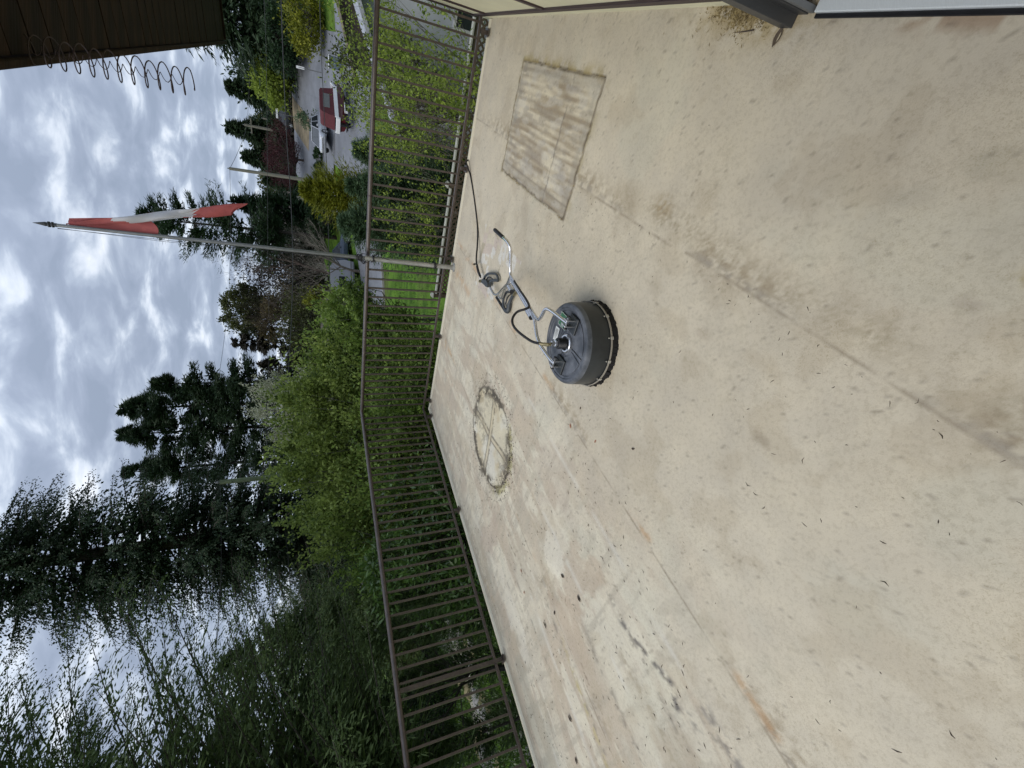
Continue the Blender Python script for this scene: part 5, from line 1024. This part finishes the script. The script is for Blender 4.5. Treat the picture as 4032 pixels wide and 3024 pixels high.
# ------------------------------------------------------------------ lattice fence beyond the deck
def make_fence():
    p0=Vector((2.15,9.86,0)); d=UA.copy(); L=9.5; zt=-.90; n=Vector((-d.y,d.x,0))
    t=thing('lattice_fence','brown timber lattice fence with pale cap rail below the right side of the deck','fence',(p0.x,p0.y,-2.8))
    posts=[0,2.45,5.25,7.6,9.5]; 
    m=MB()
    for a,b in zip(posts,posts[1:]):
        m=MB(); m.box(p0+d*((a+b)/2)+Z*(zt+.02),d,n,Z,(b-a)/2-.055,.055,.016,bev=.004); link('cap_rail',m,M['timber_top'],t)
        m=MB(); m.box(p0+d*((a+b)/2)+Z*(zt-.045),d,n,Z,(b-a)/2-.05,.02,.038,bev=.004); link('upper_board',m,M['timber'],t)
        m=MB(); m.box(p0+d*((a+b)/2)+Z*(-2.62),d,n,Z,(b-a)/2-.05,.02,.06,bev=.004); link('lower_board',m,M['timber'],t)
        # crossing lattice slats, clipped to the panel
        lo,hi=-2.56,zt-.085; h=hi-lo; m=MB(); w=b-a-.1
        for sgn,off in ((1,.006),(-1,-.006)):
            k=-h
            while k<w:
                x0,x1=k,k+h; z0,z1=(lo,hi)
                f0=max(0,(0-x0)/(x1-x0)); f1=min(1,(w-x0)/(x1-x0))
                if f1>f0+.02:
                    A=lambda f:p0+d*(a+.05+x0+(x1-x0)*f)+n*off+Z*((lo+h*f) if sgn>0 else (hi-h*f))
                    m.bar(A(f0),A(f1),.034,.008,up=n)
                k+=.118
        tag(link('lattice_panel',m,M['timber'],t),kind='stuff')
    for a in posts:
        m=MB(); m.box(p0+d*a+Z*(-1.85),d,n,Z,.045,.045,1.02,bev=.006); po=link('post',m,M['timber'],t)
        m=MB(); m.box(p0+d*a+Z*(-.815),d,n,Z,.06,.06,.014,bev=.004); m.lathe(p0+d*a+Z*(-.80),[(.07,0),(.045,.03),(.001,.05)],4,cap=False); link('post_cap',m,M['timber_top'],po)
make_fence()

# ------------------------------------------------------------------ houses
def house(name,label,loc,ang,L,D,H,rh,wm,rm,tm,openings=(),over=.45,cat_='house',chim=False):
    ex=Vector((math.cos(R(ang)),math.sin(R(ang)),0)); ey=Vector((-ex.y,ex.x,0)); c=Vector(loc)
    t=thing(name,label,cat_,c)
    m=MB(); m.box(c+Z*(H/2-.3),ex,ey,Z,L/2,D/2,H/2+.3)
    for s in (-1,1):
        m.poly([c+ex*s*L/2-ey*D/2+Z*H,c+ex*s*L/2+ey*D/2+Z*H,c+ex*s*L/2+Z*(H+rh)])
    link('wall',m,wm,t)
    sl=math.hypot(D/2+over,rh*(1+2*over/D))
    for s in (-1,1):
        a=c+ey*s*(D/2+over)+Z*(H-rh*2*over/D); b=c+Z*(H+rh+.02); m=MB()
        A=[a-ex*(L/2+over),a+ex*(L/2+over),b+ex*(L/2+over),b-ex*(L/2+over)]; m.prism(A,Z*.10); ro=link('roof',m,rm,t)
        m=MB(); m.bar(a-ex*(L/2+over)+ey*s*.02+Z*.02,a+ex*(L/2+over)+ey*s*.02+Z*.02,.04,.18); link('gutter',m,tm,ro)
    if chim:
        m=MB(); m.box(c+ex*L*.2+Z*(H+rh),ex,ey,Z,.35,.3,.6); link('chimney',m,wm,t)
    for (kind,fc,u,z0,w,h) in openings:
        s=-1 if fc=='f' else 1; 
        if fc in 'fb': o=c+ex*u+ey*s*(D/2); ax,ay=ex,ey*s
        else: o=c+ey*u+ex*(1 if fc=='r' else -1)*(L/2); ax,ay=ey,ex*(1 if fc=='r' else -1)
        m=MB(); fw=.06
        for (du,dz,hw,hh) in ((-w/2,h/2,fw/2,h/2+fw/2),(w/2,h/2,fw/2,h/2+fw/2)): m.box(o+ax*du+Z*(z0+dz)+ay*.02,ax,ay,Z,hw,.04,hh)
        for dz in (0,h): m.box(o+Z*(z0+dz)+ay*.02,ax,ay,Z,w/2-fw/2,.04,fw/2)
        if kind=='garage':
            for k in range(1,4): m.box(o+Z*(z0+h*k/4)+ay*.015,ax,ay,Z,w/2-fw/2,.02,.012)
        f=link({'win':'window','garage':'garage_door','door':'door'}[kind],m,tm if kind!='garage' else M['frame2'],t)
        m=MB(); m.box(o+Z*(z0+h/2)+ay*.008,ax,ay,Z,w/2-fw/2,.012,h/2-fw/2); link('pane' if kind=='win' else 'panel',m,M['glass'] if kind=='win' else M['garage'],f)
    return t
def make_houses():
    M['garage']=mat('garage_door_paint',(.26,.27,.26),.6,var=.08,stretch=(1,1,14)); 
    M['sh_brown']=mat('brown_shingles',(.10,.085,.075),.9,var=.35,vscale=3,bump=.4,bscale=10); M['sh_tan']=mat('tan_shingles',(.24,.205,.165),.9,var=.25,vscale=4,bump=.4,bscale=12)
    M['sh_grey']=mat('light_grey_shingles',(.36,.38,.42),.85,var=.14,vscale=4,bump=.3,bscale=14)
    M['sid_grey']=mat('pale_grey_siding',(.34,.33,.32),.8,var=.1,vscale=3); M['sid_beige']=mat('beige_siding',(.36,.33,.27),.8,var=.1); M['sid_red']=mat('brick_red_siding',(.32,.065,.045),.75,var=.15)
    M['sid_pale']=mat('pale_blue_siding',(.46,.48,.52),.8,var=.06,vscale=2); M['sid_dark']=mat('dark_brown_siding',(.07,.055,.045),.85,var=.2,vscale=3); M['trim']=mat('white_trim',(.62,.62,.60),.6)
    g=gp(3.2,41); house('bungalow','low bungalow with long brown shingle roof and brick red wall, half hidden by green leaves',g,-6,10.5,7,EYE-g.z-2.0-.0,1.9,M['sid_red'],M['sh_brown'],M['batten'],(('win','f',2.8,1.0,1.6,1.0),('win','f',-1.5,1.0,1.4,1.0)))
    g=gp(13.9,66); house('garage','grey garage with two panelled doors behind the leafless trees',g,-14,4.2,5,3.2,.9,M['sid_dark'],M['sh_brown'],M['trim'],(('garage','f',-.0,.1,3.0,2.2),))
    g=gp(17.0,70); house('trailer_home','long pale low house with a small window right behind the blue car',g,-18,9.0,4.5,2.5,.6,M['sid_grey'],M['sh_brown'],M['trim'],(('win','f',1.8,1.0,1.5,.9),('door','f',-1.4,.1,.9,2.0),('win','f',-3.4,1.0,1.2,.9)))
    g=gp(20.5,74); house('trailer_home','small pale house with dark gable partly behind the fir trunk',g,-20,4.5,4,2.3,1.0,M['sid_grey'],M['sh_brown'],M['batten'],(('win','f',0,1.0,1.2,.9),))
    g=gp(-26.3,27); house('garden_shed','small beige shed with gabled roof and dark windows below the cream flecked shrub',g,30,3.2,2.6,EYE-g.z-27*math.tan(R(5.2)),.85,M['sid_beige'],M['sid_grey'],M['trim'],(('win','f',.4,.7,.7,.5),('win','f',-.7,.7,.6,.5)),over=.25,cat_='shed')
    g=gp(44.5,19.0); house('neighbour_house','neighbouring pale house with light grey roof seen through twigs beyond the railing end',g,42,10,7,2.0,1.5,M['sid_pale'],M['sh_grey'],M['trim'],(('win','f',-3.2,.3,.9,.75),('win','l',0,.3,1.0,.7)))
    g=gp(45.0,30); house('brown_roof_house','house corner with tan shingles and a wide dark brown fascia at the upper right',g,35,10,7,2.6,1.0,M['sid_dark'],M['sh_tan'],M['batten'],(('win','f',-2,.8,1.2,.9),))
    # white lattice screen by the shed
    g=gp(-23.8,26); ex=Vector((math.cos(R(24)),math.sin(R(24)),0)); n=Vector((-ex.y,ex.x,0)); t=thing('lattice_screen','white lattice screen panel beside the beige shed','screen',g)
    zc=EYE-26*math.tan(R(4.75)); c=Vector((g.x,g.y,zc)); m=MB()
    for s in (-1,1): m.box(c+ex*.52*s,ex,n,Z,.035,.03,.44); m.box(c+Z*.42*s,ex,n,Z,.485,.03,.035)
    m.box(c+Z*-.42+ex*.52-Z*.4*1,ex,n,Z,.034,.029,.45); m.box(c+Z*-.42-ex*.52-Z*.4,ex,n,Z,.034,.029,.45)
    link('frame',m,M['white'],t); m=MB()
    for k in range(-7,8):
        for s in (-1,1):
            x=k*.13; a=max(-.48,x-.38); b=min(.48,x+.38)
            if b>a: m.bar(c+ex*a+Z*((a-x)*s)+n*.006*s,c+ex*b+Z*((b-x)*s)+n*.006*s,.03,.008,up=n)
    tag(link('lattice',m,M['white'],t),kind='stuff')
make_houses()

# ------------------------------------------------------------------ vehicles
def wheel(t,c,ax,r=.34,w=.21):
    m=MB(); m.lathe(c-ax*w/2,[(r*.62,0),(r*.92,0),(r,.03),(r,w-.03),(r*.92,w),(r*.62,w)],22,ax=ax,cap=False); ty=smooth_angle(link('wheel',m,M['tyre'],t),35)
    m=MB(); m.lathe(c+ax*(w/2-.015),[(r*.63,0),(r*.60,-.03),(r*.12,-.02),(r*.10,.01),(.001,.012)],22,ax=ax,cap=False)
    e1=ax.cross(Z).normalized(); e2=Z
    for k in range(5):
        a=2*PI*k/5+.3; d=e1*math.cos(a)+e2*math.sin(a); m.bar(c+ax*(w/2-.01)+d*r*.08,c+ax*(w/2-.01)+d*r*.60,.05,.03,up=ax)
    link('rim',m,M['steel'],ty)
def car(name,label,loc,ang,L,W,H,col,suv=False,cat_='car'):
    ex=Vector((math.cos(R(ang)),math.sin(R(ang)),0)); ey=Vector((-ex.y,ex.x,0)); c=Vector(loc); t=thing(name,label,cat_,c)
    pm=mat(name+'_paint',col,.25,.3,coat=.6,spec=.6); zb=.28 if suv else .20; zs=.98 if suv else .86
    # stations along the length: x, bottom, shoulder, half width
    st=[(-.5,.45,.72,.80),(-.485,.36,zs-.06,.93),(-.40,zb,zs,.98),(-.2,zb,zs,1),(.15,zb,zs-.01,1),(.30,zb,zs-.05,.99),(.42,zb+.02,zs-.14,.95),(.48,zb+.06,zs-.26,.86),(.5,.42,.60,.72)]
    m=MB(); rings=[]
    for x,b,s,w in st:
        hw=W/2*w; o=c+ex*x*L; r=[o-ey*hw*.96+Z*b,o-ey*hw+Z*(b+.12),o-ey*hw+Z*(s-.14),o-ey*hw*.94+Z*s,o+ey*hw*.94+Z*s,o+ey*hw+Z*(s-.14),o+ey*hw+Z*(b+.12),o+ey*hw*.96+Z*b]; k=len(m.v); m.v+=r; rings.append(list(range(k,k+8)))
    for A,B in zip(rings,rings[1:]):
        for k in range(8): m.f.append((A[k],A[(k+1)%8],B[(k+1)%8],B[k]))
    m.f.append(tuple(reversed(rings[0]))); m.f.append(tuple(rings[-1])); smooth_angle(link('body',m,pm,t),28)
    # cabin glass and roof
    cab=[(-.46 if suv else -.36,-.42 if suv else -.24),(.26,.10)]
    m=MB(); k=len(m.v); x0,x0t=cab[0]; x1,x1t=cab[1]
    for x,xt in ((x0,x0t),(x1,x1t)):
        for s in (-1,1): m.v+= [c+ex*x*L+ey*s*W*.455+Z*(zs-.03),c+ex*xt*L+ey*s*W*.375+Z*(H-.06)]
    m.f=[(0,2,3,1),(4,5,7,6),(0,1,5,4),(2,6,7,3),(1,3,7,5),(0,4,6,2)]; link('window_glass',m,M['glass'],t)
    m=MB(); m.box(c+ex*(x0t+x1t)/2*L+Z*(H-.045),ex,ey,Z,(x1t-x0t)/2*L+.04,W*.385,.035,bev=.02); smooth_angle(link('roof',m,pm,t),28)
    m=MB()
    for s in (-1,1):
        for (a,b) in ((x0,x0t),(x1,x1t),(-.08,-.07)): m.bar(c+ex*a*L+ey*s*W*.462+Z*(zs-.04),c+ex*b*L+ey*s*W*.385+Z*(H-.05),.06,.03,up=ey)
    link('pillar',m,pm,t)
    for s in (-1,1):
        for x in (-.31,.32): wheel(t,c+ex*x*L+ey*s*(W/2-.10)+Z*(.36 if suv else .31),ey*s,.36 if suv else .31)
        m=MB(); m.box(c+ex*.463*L+ey*s*W*.33+Z*(zs-.22),ex,ey,Z,.10,.14,.06,bev=.02); link('headlight',m,M['white'],t)
        m=MB(); m.box(c-ex*.487*L+ey*s*W*.36+Z*(zs-.14),ex,ey,Z,.05,.10,.07,bev=.02); link('tail_light',m,M['red'],t)
        m=MB(); m.box(c+ex*.16*L+ey*s*(W/2+.07)+Z*(zs+.04),ex,ey,Z,.06,.08,.06,bev=.02); link('mirror',m,pm,t)
    return t
def make_vehicles():
    car('parked_suv','dark blue car with alloy wheels parked right behind the flagpole sleeve',gp(16.2,45,.06),-14,4.9,1.9,1.62,(.040,.060,.095),suv=True)
    car('parked_car','silver white car facing down the road beside the red tree',gp(29.0,47.5,.10),215,4.3,1.75,1.42,(.55,.57,.62))
    car('parked_truck','dark truck nearest the wooden eave under the distant trees',gp(32.3,64,.06),-30,5.2,1.95,1.8,(.012,.013,.016),suv=True,cat_='truck')
    car('parked_car','dark car with white rear window parked second along the distant drive',gp(30.4,63,.06),-30,4.5,1.8,1.45,(.010,.012,.018))
    car('parked_van','white van glimpsed through twigs at the upper right of the railing',gp(37.8,24,.05),60,4.6,1.9,1.9,(.60,.62,.64),suv=True,cat_='van')
    # grey camper half hidden by leaves
    c=gp(11.9,43,.05); ex=Vector((math.cos(R(-12)),math.sin(R(-12)),0)); ey=Vector((-ex.y,ex.x,0)); t=thing('camper_trailer','silver grey camper trailer half hidden by green leaves left of the blue car','trailer',c)
    pr=[(-2.9,.45),(-2.95,1.3),(-2.8,2.2),(-2.45,2.5),(2.3,2.5),(2.75,2.2),(2.9,1.3),(2.75,.55)]
    m=MB(); m.prism([c+ex*x-ey*1.05+Z*z for x,z in pr],ey*2.1); M['camper']=mat('camper_grey_paint',(.34,.36,.42),.35,.2,coat=.3); smooth_angle(link('body',m,M['camper'],t),30)
    m=MB(); m.box(c-ey*1.06+ex*.9+Z*1.55,ex,ey,Z,.55,.02,.28,bev=.01); link('window',m,M['glass'],t); m=MB(); m.box(c-ey*1.06-ex*1.4+Z*1.55,ex,ey,Z,.45,.02,.28,bev=.01); link('window',m,M['glass'],t)
    m=MB(); m.box(c-ey*1.065+Z*.8,ex,ey,Z,2.85,.012,.05); m.box(c-ey*1.065+Z*.62,ex,ey,Z,2.8,.012,.03); link('stripe',m,M['frame2'],t)
    for x in (-.5,.35): wheel(t,c+ex*x-ey*.95+Z*.33,-ey,.33)
    # boat on a trailer under a maroon canopy
    c=gp(31.4,41,.08); ang=14; ex=Vector((math.cos(R(ang)),math.sin(R(ang)),0)); ey=Vector((-ex.y,ex.x,0)); t=thing('boat','white and maroon motor boat under a dark red canvas cover with clear window','boat',c)
    mr=mat('maroon_canvas',(.095,.018,.024),.75,var=.15,vscale=4); hm=mat('maroon_hull',(.09,.014,.018),.3,coat=.4)
    def P(x,y,z): return c+ex*x+ey*y+Z*z
    st=[(-1.75,.95,.60,1.38),(-.5,1.0,.58,1.40),(1.2,.95,.60,1.48),(2.4,.65,.72,1.62),(3.3,.08,1.15,1.78)]
    m=MB(); rg_=[]
    for x,w,zk,zg in st:
        k=len(m.v); m.v+=[P(x,0,zk-.10),P(x,-w*.75,zk+.15),P(x,-w,zg),P(x,w,zg),P(x,w*.75,zk+.15)]; rg_.append(list(range(k,k+5)))
    for A,B in zip(rg_,rg_[1:]):
        for k in range(5): m.f.append((A[k],A[(k+1)%5],B[(k+1)%5],B[k]))
    m.f.append(tuple(reversed(rg_[0]))); m.f.append(tuple(rg_[-1])); link('hull',m,hm,t)
    m=MB(); m.bar(P(-1.80,-.98,1.48),P(1.9,-.93,1.56),.10,.34); m.bar(P(-1.80,.98,1.48),P(1.9,.93,1.56),.10,.34); m.box(P(-1.84,0,1.35),ex,ey,Z,.10,.95,.20,bev=.03); m.bar(P(1.9,-.9,1.6),P(3.3,-.05,1.84),.10,.22); m.bar(P(1.9,.9,1.6),P(3.3,.05,1.84),.10,.22); link('gunwale',m,M['white'],t)
    pr=[(-1.70,1.66),(-1.35,2.75),(-1.15,2.95),(1.15,3.0),(1.4,2.9),(1.65,1.9),(1.75,1.74)]
    m=MB(); m.prism([P(x,-.86,z) for x,z in pr],ey*1.72); cv=smooth_angle(link('canvas_cover',m,mr,t),25)
    m=MB(); m.box(P(.05,-.87,2.37),ex,ey,Z,.82,.012,.30,bev=.01); link('clear_window',m,M['frame2'],cv)
    m=MB(); m.bar(P(-1.8,-.5,.42),P(3.9,0,.42),.08,.10); m.bar(P(-1.8,.5,.42),P(3.9,0,.42),.08,.10); m.box(P(-1.55,0,.5),ex,ey,Z,.05,.95,.05); link('trailer_frame',m,M['frame'],t)
    m=MB(); m.box(P(-.6,-1.1,.72),ex,ey,Z,.55,.13,.035,bev=.02); m.box(P(-1.12,-1.1,.6),ex,ey,Z,.03,.13,.14); link('fender',m,M['white'],t)
    for s in (-1,1): wheel(t,P(-.55,s*1.1,.33),ey*s,.30,.19)
    t.scale=(.76,.76,.76)
    m=MB(); m.box(P(-1.98,-.3,.72),ex,ey,Z,.12,.10,.42,bev=.02); link('outboard_leg',m,M['black'],t)
    # utility cabinet and cart
    c=gp(35.5,44,.05); t=thing('utility_cabinet','slate blue flat topped utility cabinet on the concrete drive','cabinet',c); e1=Vector((.85,-.52,0)); e2=Vector((.52,.85,0)); M['slate']=mat('slate_blue_paint',(.11,.15,.19),.5,var=.1)
    m=MB(); m.box(c+Z*.42,e1,e2,Z,.40,.35,.48,bev=.02); link('body',m,M['slate'],t); m=MB(); m.box(c+Z*.92,e1,e2,Z,.44,.39,.025,bev=.01); link('lid',m,M['white'],t); m=MB(); m.box(c+Z*.42-e2*.352,e1,e2,Z,.005,.004,.40); link('door_gap',m,M['black'],t)
    c=gp(39.6,24,.0); t=thing('recycling_cart','bright blue recycling cart on the neighbour lawn behind twigs','bin',c); M['blue']=mat('blue_plastic',(.015,.07,.42),.5)
    m=MB(); e1=Vector((.77,-.64,0)); e2=Vector((.64,.77,0)); k=0; m.v=[c+e1*x*.24+e2*y*.26+Z*.05 for x,y in ((-1,-1),(1,-1),(1,1),(-1,1))]+[c+e1*x*.31+e2*y*.33+Z*.95 for x,y in ((-1,-1),(1,-1),(1,1),(-1,1))]; m.f=[(3,2,1,0),(4,5,6,7),(0,1,5,4),(1,2,6,5),(2,3,7,6),(3,0,4,7)]; link('body',m,M['blue'],t)
    m=MB(); m.box(c+Z*.985,e1,e2,Z,.33,.35,.03,bev=.01); link('lid',m,M['blue'],t)
make_vehicles()

# ------------------------------------------------------------------ poles and wires
def make_poles():
    def pole(az,d,el,lab,mt,r=.13,arm=None,drop=None):
        g=gp(az,d,-.1); zt=topz(d,el); t=thing('utility_pole',lab,'utility pole',g,'utility poles along the road')
        m=MB(); m.tube([g,Vector((g.x,g.y,(g.z+zt)/2)),Vector((g.x,g.y,zt))],[r*1.1,r,r*.8],10); link('shaft',m,mt,t); rt=Vector((math.cos(R(az)),-math.sin(R(az)),0))
        if arm:
            m=MB(); m.bar(Vector((g.x,g.y,zt-arm))-rt*.8,Vector((g.x,g.y,zt-arm))+rt*.8,.10,.12); ar=link('crossarm',m,mt,t)
            for s in (-.7,-.25,.25,.7): m=MB(); m.lathe(Vector((g.x,g.y,zt-arm+.06))+rt*s,[(.03,0),(.045,.05),(.03,.12),(.001,.14)],8,cap=False); link('insulator',m,M['frame2'],ar)
        m=MB(); m.lathe(Vector((g.x,g.y,zt)),[(.03,0),(.05,.06),(.03,.14),(.001,.16)],8,cap=False); link('pole_pin',m,M['frame2'],t)
        if drop is not None:
            m=MB(); b=Vector((g.x,g.y,zt-drop))+Vector((-.1,-.22,0)); m.box(b,rt,Z.cross(rt),Z,.11,.08,.22,bev=.02); link('junction_box',m,M['white'],t)
            m=MB(); m.tube([b+rt*.1,b+rt*.25-Z*.2,b+rt*.2-Z*.5,b-rt*.05-Z*.45,b-Z*.2],.015,5); link('cable_loop',m,M['wire'],t)
        return Vector((g.x,g.y,zt))
    a=pole(36.2,62,5.5,'grey utility pole nearest the wooden eave',M['polewood'],.15)
    b=pole(28.4,66,6.5,'grey utility pole in front of the middle distant conifer, behind the white car',M['polewood'],.16,arm=.7)
    c=pole(24.1,44,8.2,'grey utility pole with short side arm right of the flag',M['polewood'],.14,arm=None)
    d=pole(-9.9,20,10.6,'green tinted utility pole with white box beside the bright green trees',M['polegreen'],.11,drop=2.55)
    pole(29.3,70,4.8,'shorter pole just right of the middle utility pole',M['polewood'],.12)
    sp=gp(30.0,58); t=thing('street_sign','small white street sign post by the distant dark trucks','sign',sp); m=MB(); m.tube([sp,sp+Z*2.6],.03,6); link('sign_post',m,M['galv'],t); m=MB(); m.box(sp+Z*2.4,Vector((.87,-.5,0)),Vector((.5,.87,0)),Z,.45,.015,.09); link('sign_blade',m,M['white'],t)
    sp=gp(34.4,50); t=thing('sign_post','white topped sign post beside the grass verge','sign',sp); m=MB(); m.tube([sp,sp+Z*1.9],.035,6); link('post',m,M['galv'],t); m=MB(); m.box(sp+Z*1.75,Vector((.83,-.55,0)),Vector((.55,.83,0)),Z,.10,.02,.32); link('sign_plate',m,M['white'],t)
    def wire(lab,pts,d,r=.016,ds=None):
        P=[pol(az,(ds[i] if ds else d),topz((ds[i] if ds else d),el)) for i,(az,el) in enumerate(pts)]; m=MB(); m.tube(cat(P,5),r,5); o=link('overhead_wire',m,M['wire'],None); tag(o,lab,'cable',group='overhead wires')
    wire('thick overhead cable crossing at mid height in front of the red tree',[(44,2.2),(39.26,2.49),(32.28,2.67),(26.53,2.72),(22.54,2.65),(16.02,2.72),(10.22,3.04),(5.74,3.39),(0,3.9),(-9.9,5.0)],22,.017)
    wire('lower overhead cable passing in front of the maroon boat cover',[(44,-.7),(40.1,-.78),(35.19,-.85),(28.17,-1.05),(20.34,-1.13),(14.9,-1.1),(9,-1.1),(2,-.9)],20,.012)
    wire('topmost wire running left from the green utility pole',[(-9.9,10.6),(-12.65,10.5),(-15.34,10.42),(-21.73,10.3),(-32,10.5)],20,.013)
    wire('level wire running far left behind the bright green trees',[(-.51,6.02),(-9.9,6.11),(-14.73,5.92),(-29.84,5.38),(-40,5.2)],20.3,.011)
    wire('sagging wire below the white box of the green pole',[(-9.9,5.2),(-13.51,4.7),(-17.76,4.22),(-23.34,3.87),(-34,3.6)],20,.011)
    wire('thin wire high across the bare trees',[(44,3.7),(38.9,3.89),(33.02,4.18),(15.79,5.23),(4.24,5.62),(-9.9,6.3)],26,.009)
    wire('thin wire from the right pole top past the flag',[(24.1,8.15),(22,8.3),(18.12,8.6),(8,9.6),(-9.9,12.2)],44,.013)
    wire('thin wire joining the two right poles',[(24.1,8.15),(26,7.2),(28.4,6.3),(33,5.6),(36.2,5.4)],50,.016,ds=[44,50,66,64,62])
make_poles()

# ------------------------------------------------------------------ rock garden and things under the left railing
def make_garden():
    rs=mat('pale_garden_stone',(.26,.26,.25),.85,var=.3,vscale=5,bump=.4,bscale=12); ry=mat('mossy_yellow_stone',(.25,.22,.12),.9,var=.3,vscale=4,bump=.4,bscale=10)
    rg=random.Random(12); st=thing('rock_edging','irregular row of pale and mossy stones edging the left garden bed','rocks',gp(-34,17.2)); k=0
    for i in range(34):
        az=-28-i*.48; d=18.3+1.2*math.sin(i*.5)+rg.uniform(-.25,.25)-i*.05; c=gp(az,d,.02); r=rg.uniform(.16,.38); m=MB(); n=7
        prof=[(r*.95,-.08),(r,.04),(r*.8,r*.42),(r*.35,r*.55),(.001,r*.56)]; m.lathe(c,prof,n,cap=False)
        m.v=[c+Vector(((v-c).x*rg.uniform(.8,1.25)*1.2,(v-c).y*rg.uniform(.8,1.2),(v-c).z*rg.uniform(.75,1.2))) for v in m.v]; smooth_angle(link('stone',m,rs if rg.random()<.55 else ry,st),45)
    for i in range(26):
        az=rg.uniform(-45,-38); d=rg.uniform(12.0,14.6); c=gp(az,d,.0); r=rg.uniform(.07,.17); m=MB(); m.lathe(c,[(r,-.05),(r*.95,.04),(r*.5,r*.5),(.001,r*.52)],6,cap=False); m.v=[c+Vector(((v-c).x*rg.uniform(.7,1.3)*1.3,(v-c).y*rg.uniform(.7,1.2),(v-c).z)) for v in m.v]; smooth_angle(link('stone',m,rs,st),45)
    # ground cover
    def cover(name,lab,azr,dr,n,L,W,mt,hz=.25,seed=1):
        r2=np.random.default_rng(seed); az=np.radians(r2.uniform(*azr,n)); d=r2.uniform(*dr,n); x=d*np.sin(az); y=d*np.cos(az); z=np.array([tz(a,b) for a,b in zip(x,y)])
        hh=hz*np.clip(np.array([math.sin(a*2.1)*math.cos(b*1.7)+math.sin(a*.9+b) for a,b in zip(x,y)])*.5+.4,0,1); P=np.stack([x,y,z+hh*r2.random(n)],1); A=r2.normal(0,.7,(n,3))+np.array([0,0,.7]); A/=np.linalg.norm(A,axis=1)[:,None]
        V,F=leafquads(P,A,r2.uniform(.6,1.4,n)*L,r2.uniform(.6,1.3,n)*W,r2); tag(np_mesh(name,V,F,mt),lab,'plants',kind='stuff')
    cover('ground_cover','dark green leafy ground cover around the stones at the left',(-47,-26),(9.8,24),22000,.15,.042,LM['laurel'],.40,5)
    cover('ground_cover','bright mossy grass strip just below the left railing',(-50,-26),(6.5,10.5),12000,.09,.022,LM['bright2'],.08,6)
    cover('ground_cover','tall weeds and ivy at the foot of the lattice fence',(14,52),(9.9,12.2),4500,.10,.05,LM['laurel'],.4,7)
    cover('ground_cover','shadowed ivy under the row of green trees',(-22,7),(7.6,10.5),9000,.10,.05,LM['laurel'],.3,8)
    # white canopy corner peeking past the deck edge
    c=AB(-1.35,5.35,-.95); t=thing('canopy','white fabric canopy corner peeking below the lower left of the railing','canopy',c-Z*1.85)
    m=MB(); a=c+WB*.1; pts=[AB(-.55,4.62,-1.02),AB(-.50,6.4,-1.02),AB(-2.3,6.4,-1.02),AB(-2.3,4.62,-1.02)]; apex=AB(-1.4,5.5,-.55); k=8
    for p,q in zip(pts,pts[1:]+pts[:1]):
        b=len(m.v)
        for i in range(k+1):
            for j in range(k+1):
                e=p.lerp(q,j/k); v=e.lerp(apex,i/k); m.v.append(v-Z*.06*math.sin(PI*i/k)*(1)-Z*.03*math.sin(PI*j/k)*(1-i/k))
        for i in range(k):
            for j in range(k): m.f.append((b+i*(k+1)+j,b+i*(k+1)+j+1,b+(i+1)*(k+1)+j+1,b+(i+1)*(k+1)+j))
    for p,q in zip(pts,pts[1:]+pts[:1]): m.poly([p,q,q-Z*.16,p-Z*.16])
    smooth_angle(link('canopy_cloth',m,M['flagwhite'],t),40)
    for p in pts: m=MB(); m.tube([Vector((p.x,p.y,-2.85)),p-Z*.01],.018,8); link('canopy_leg',m,M['white'],t)
make_garden()
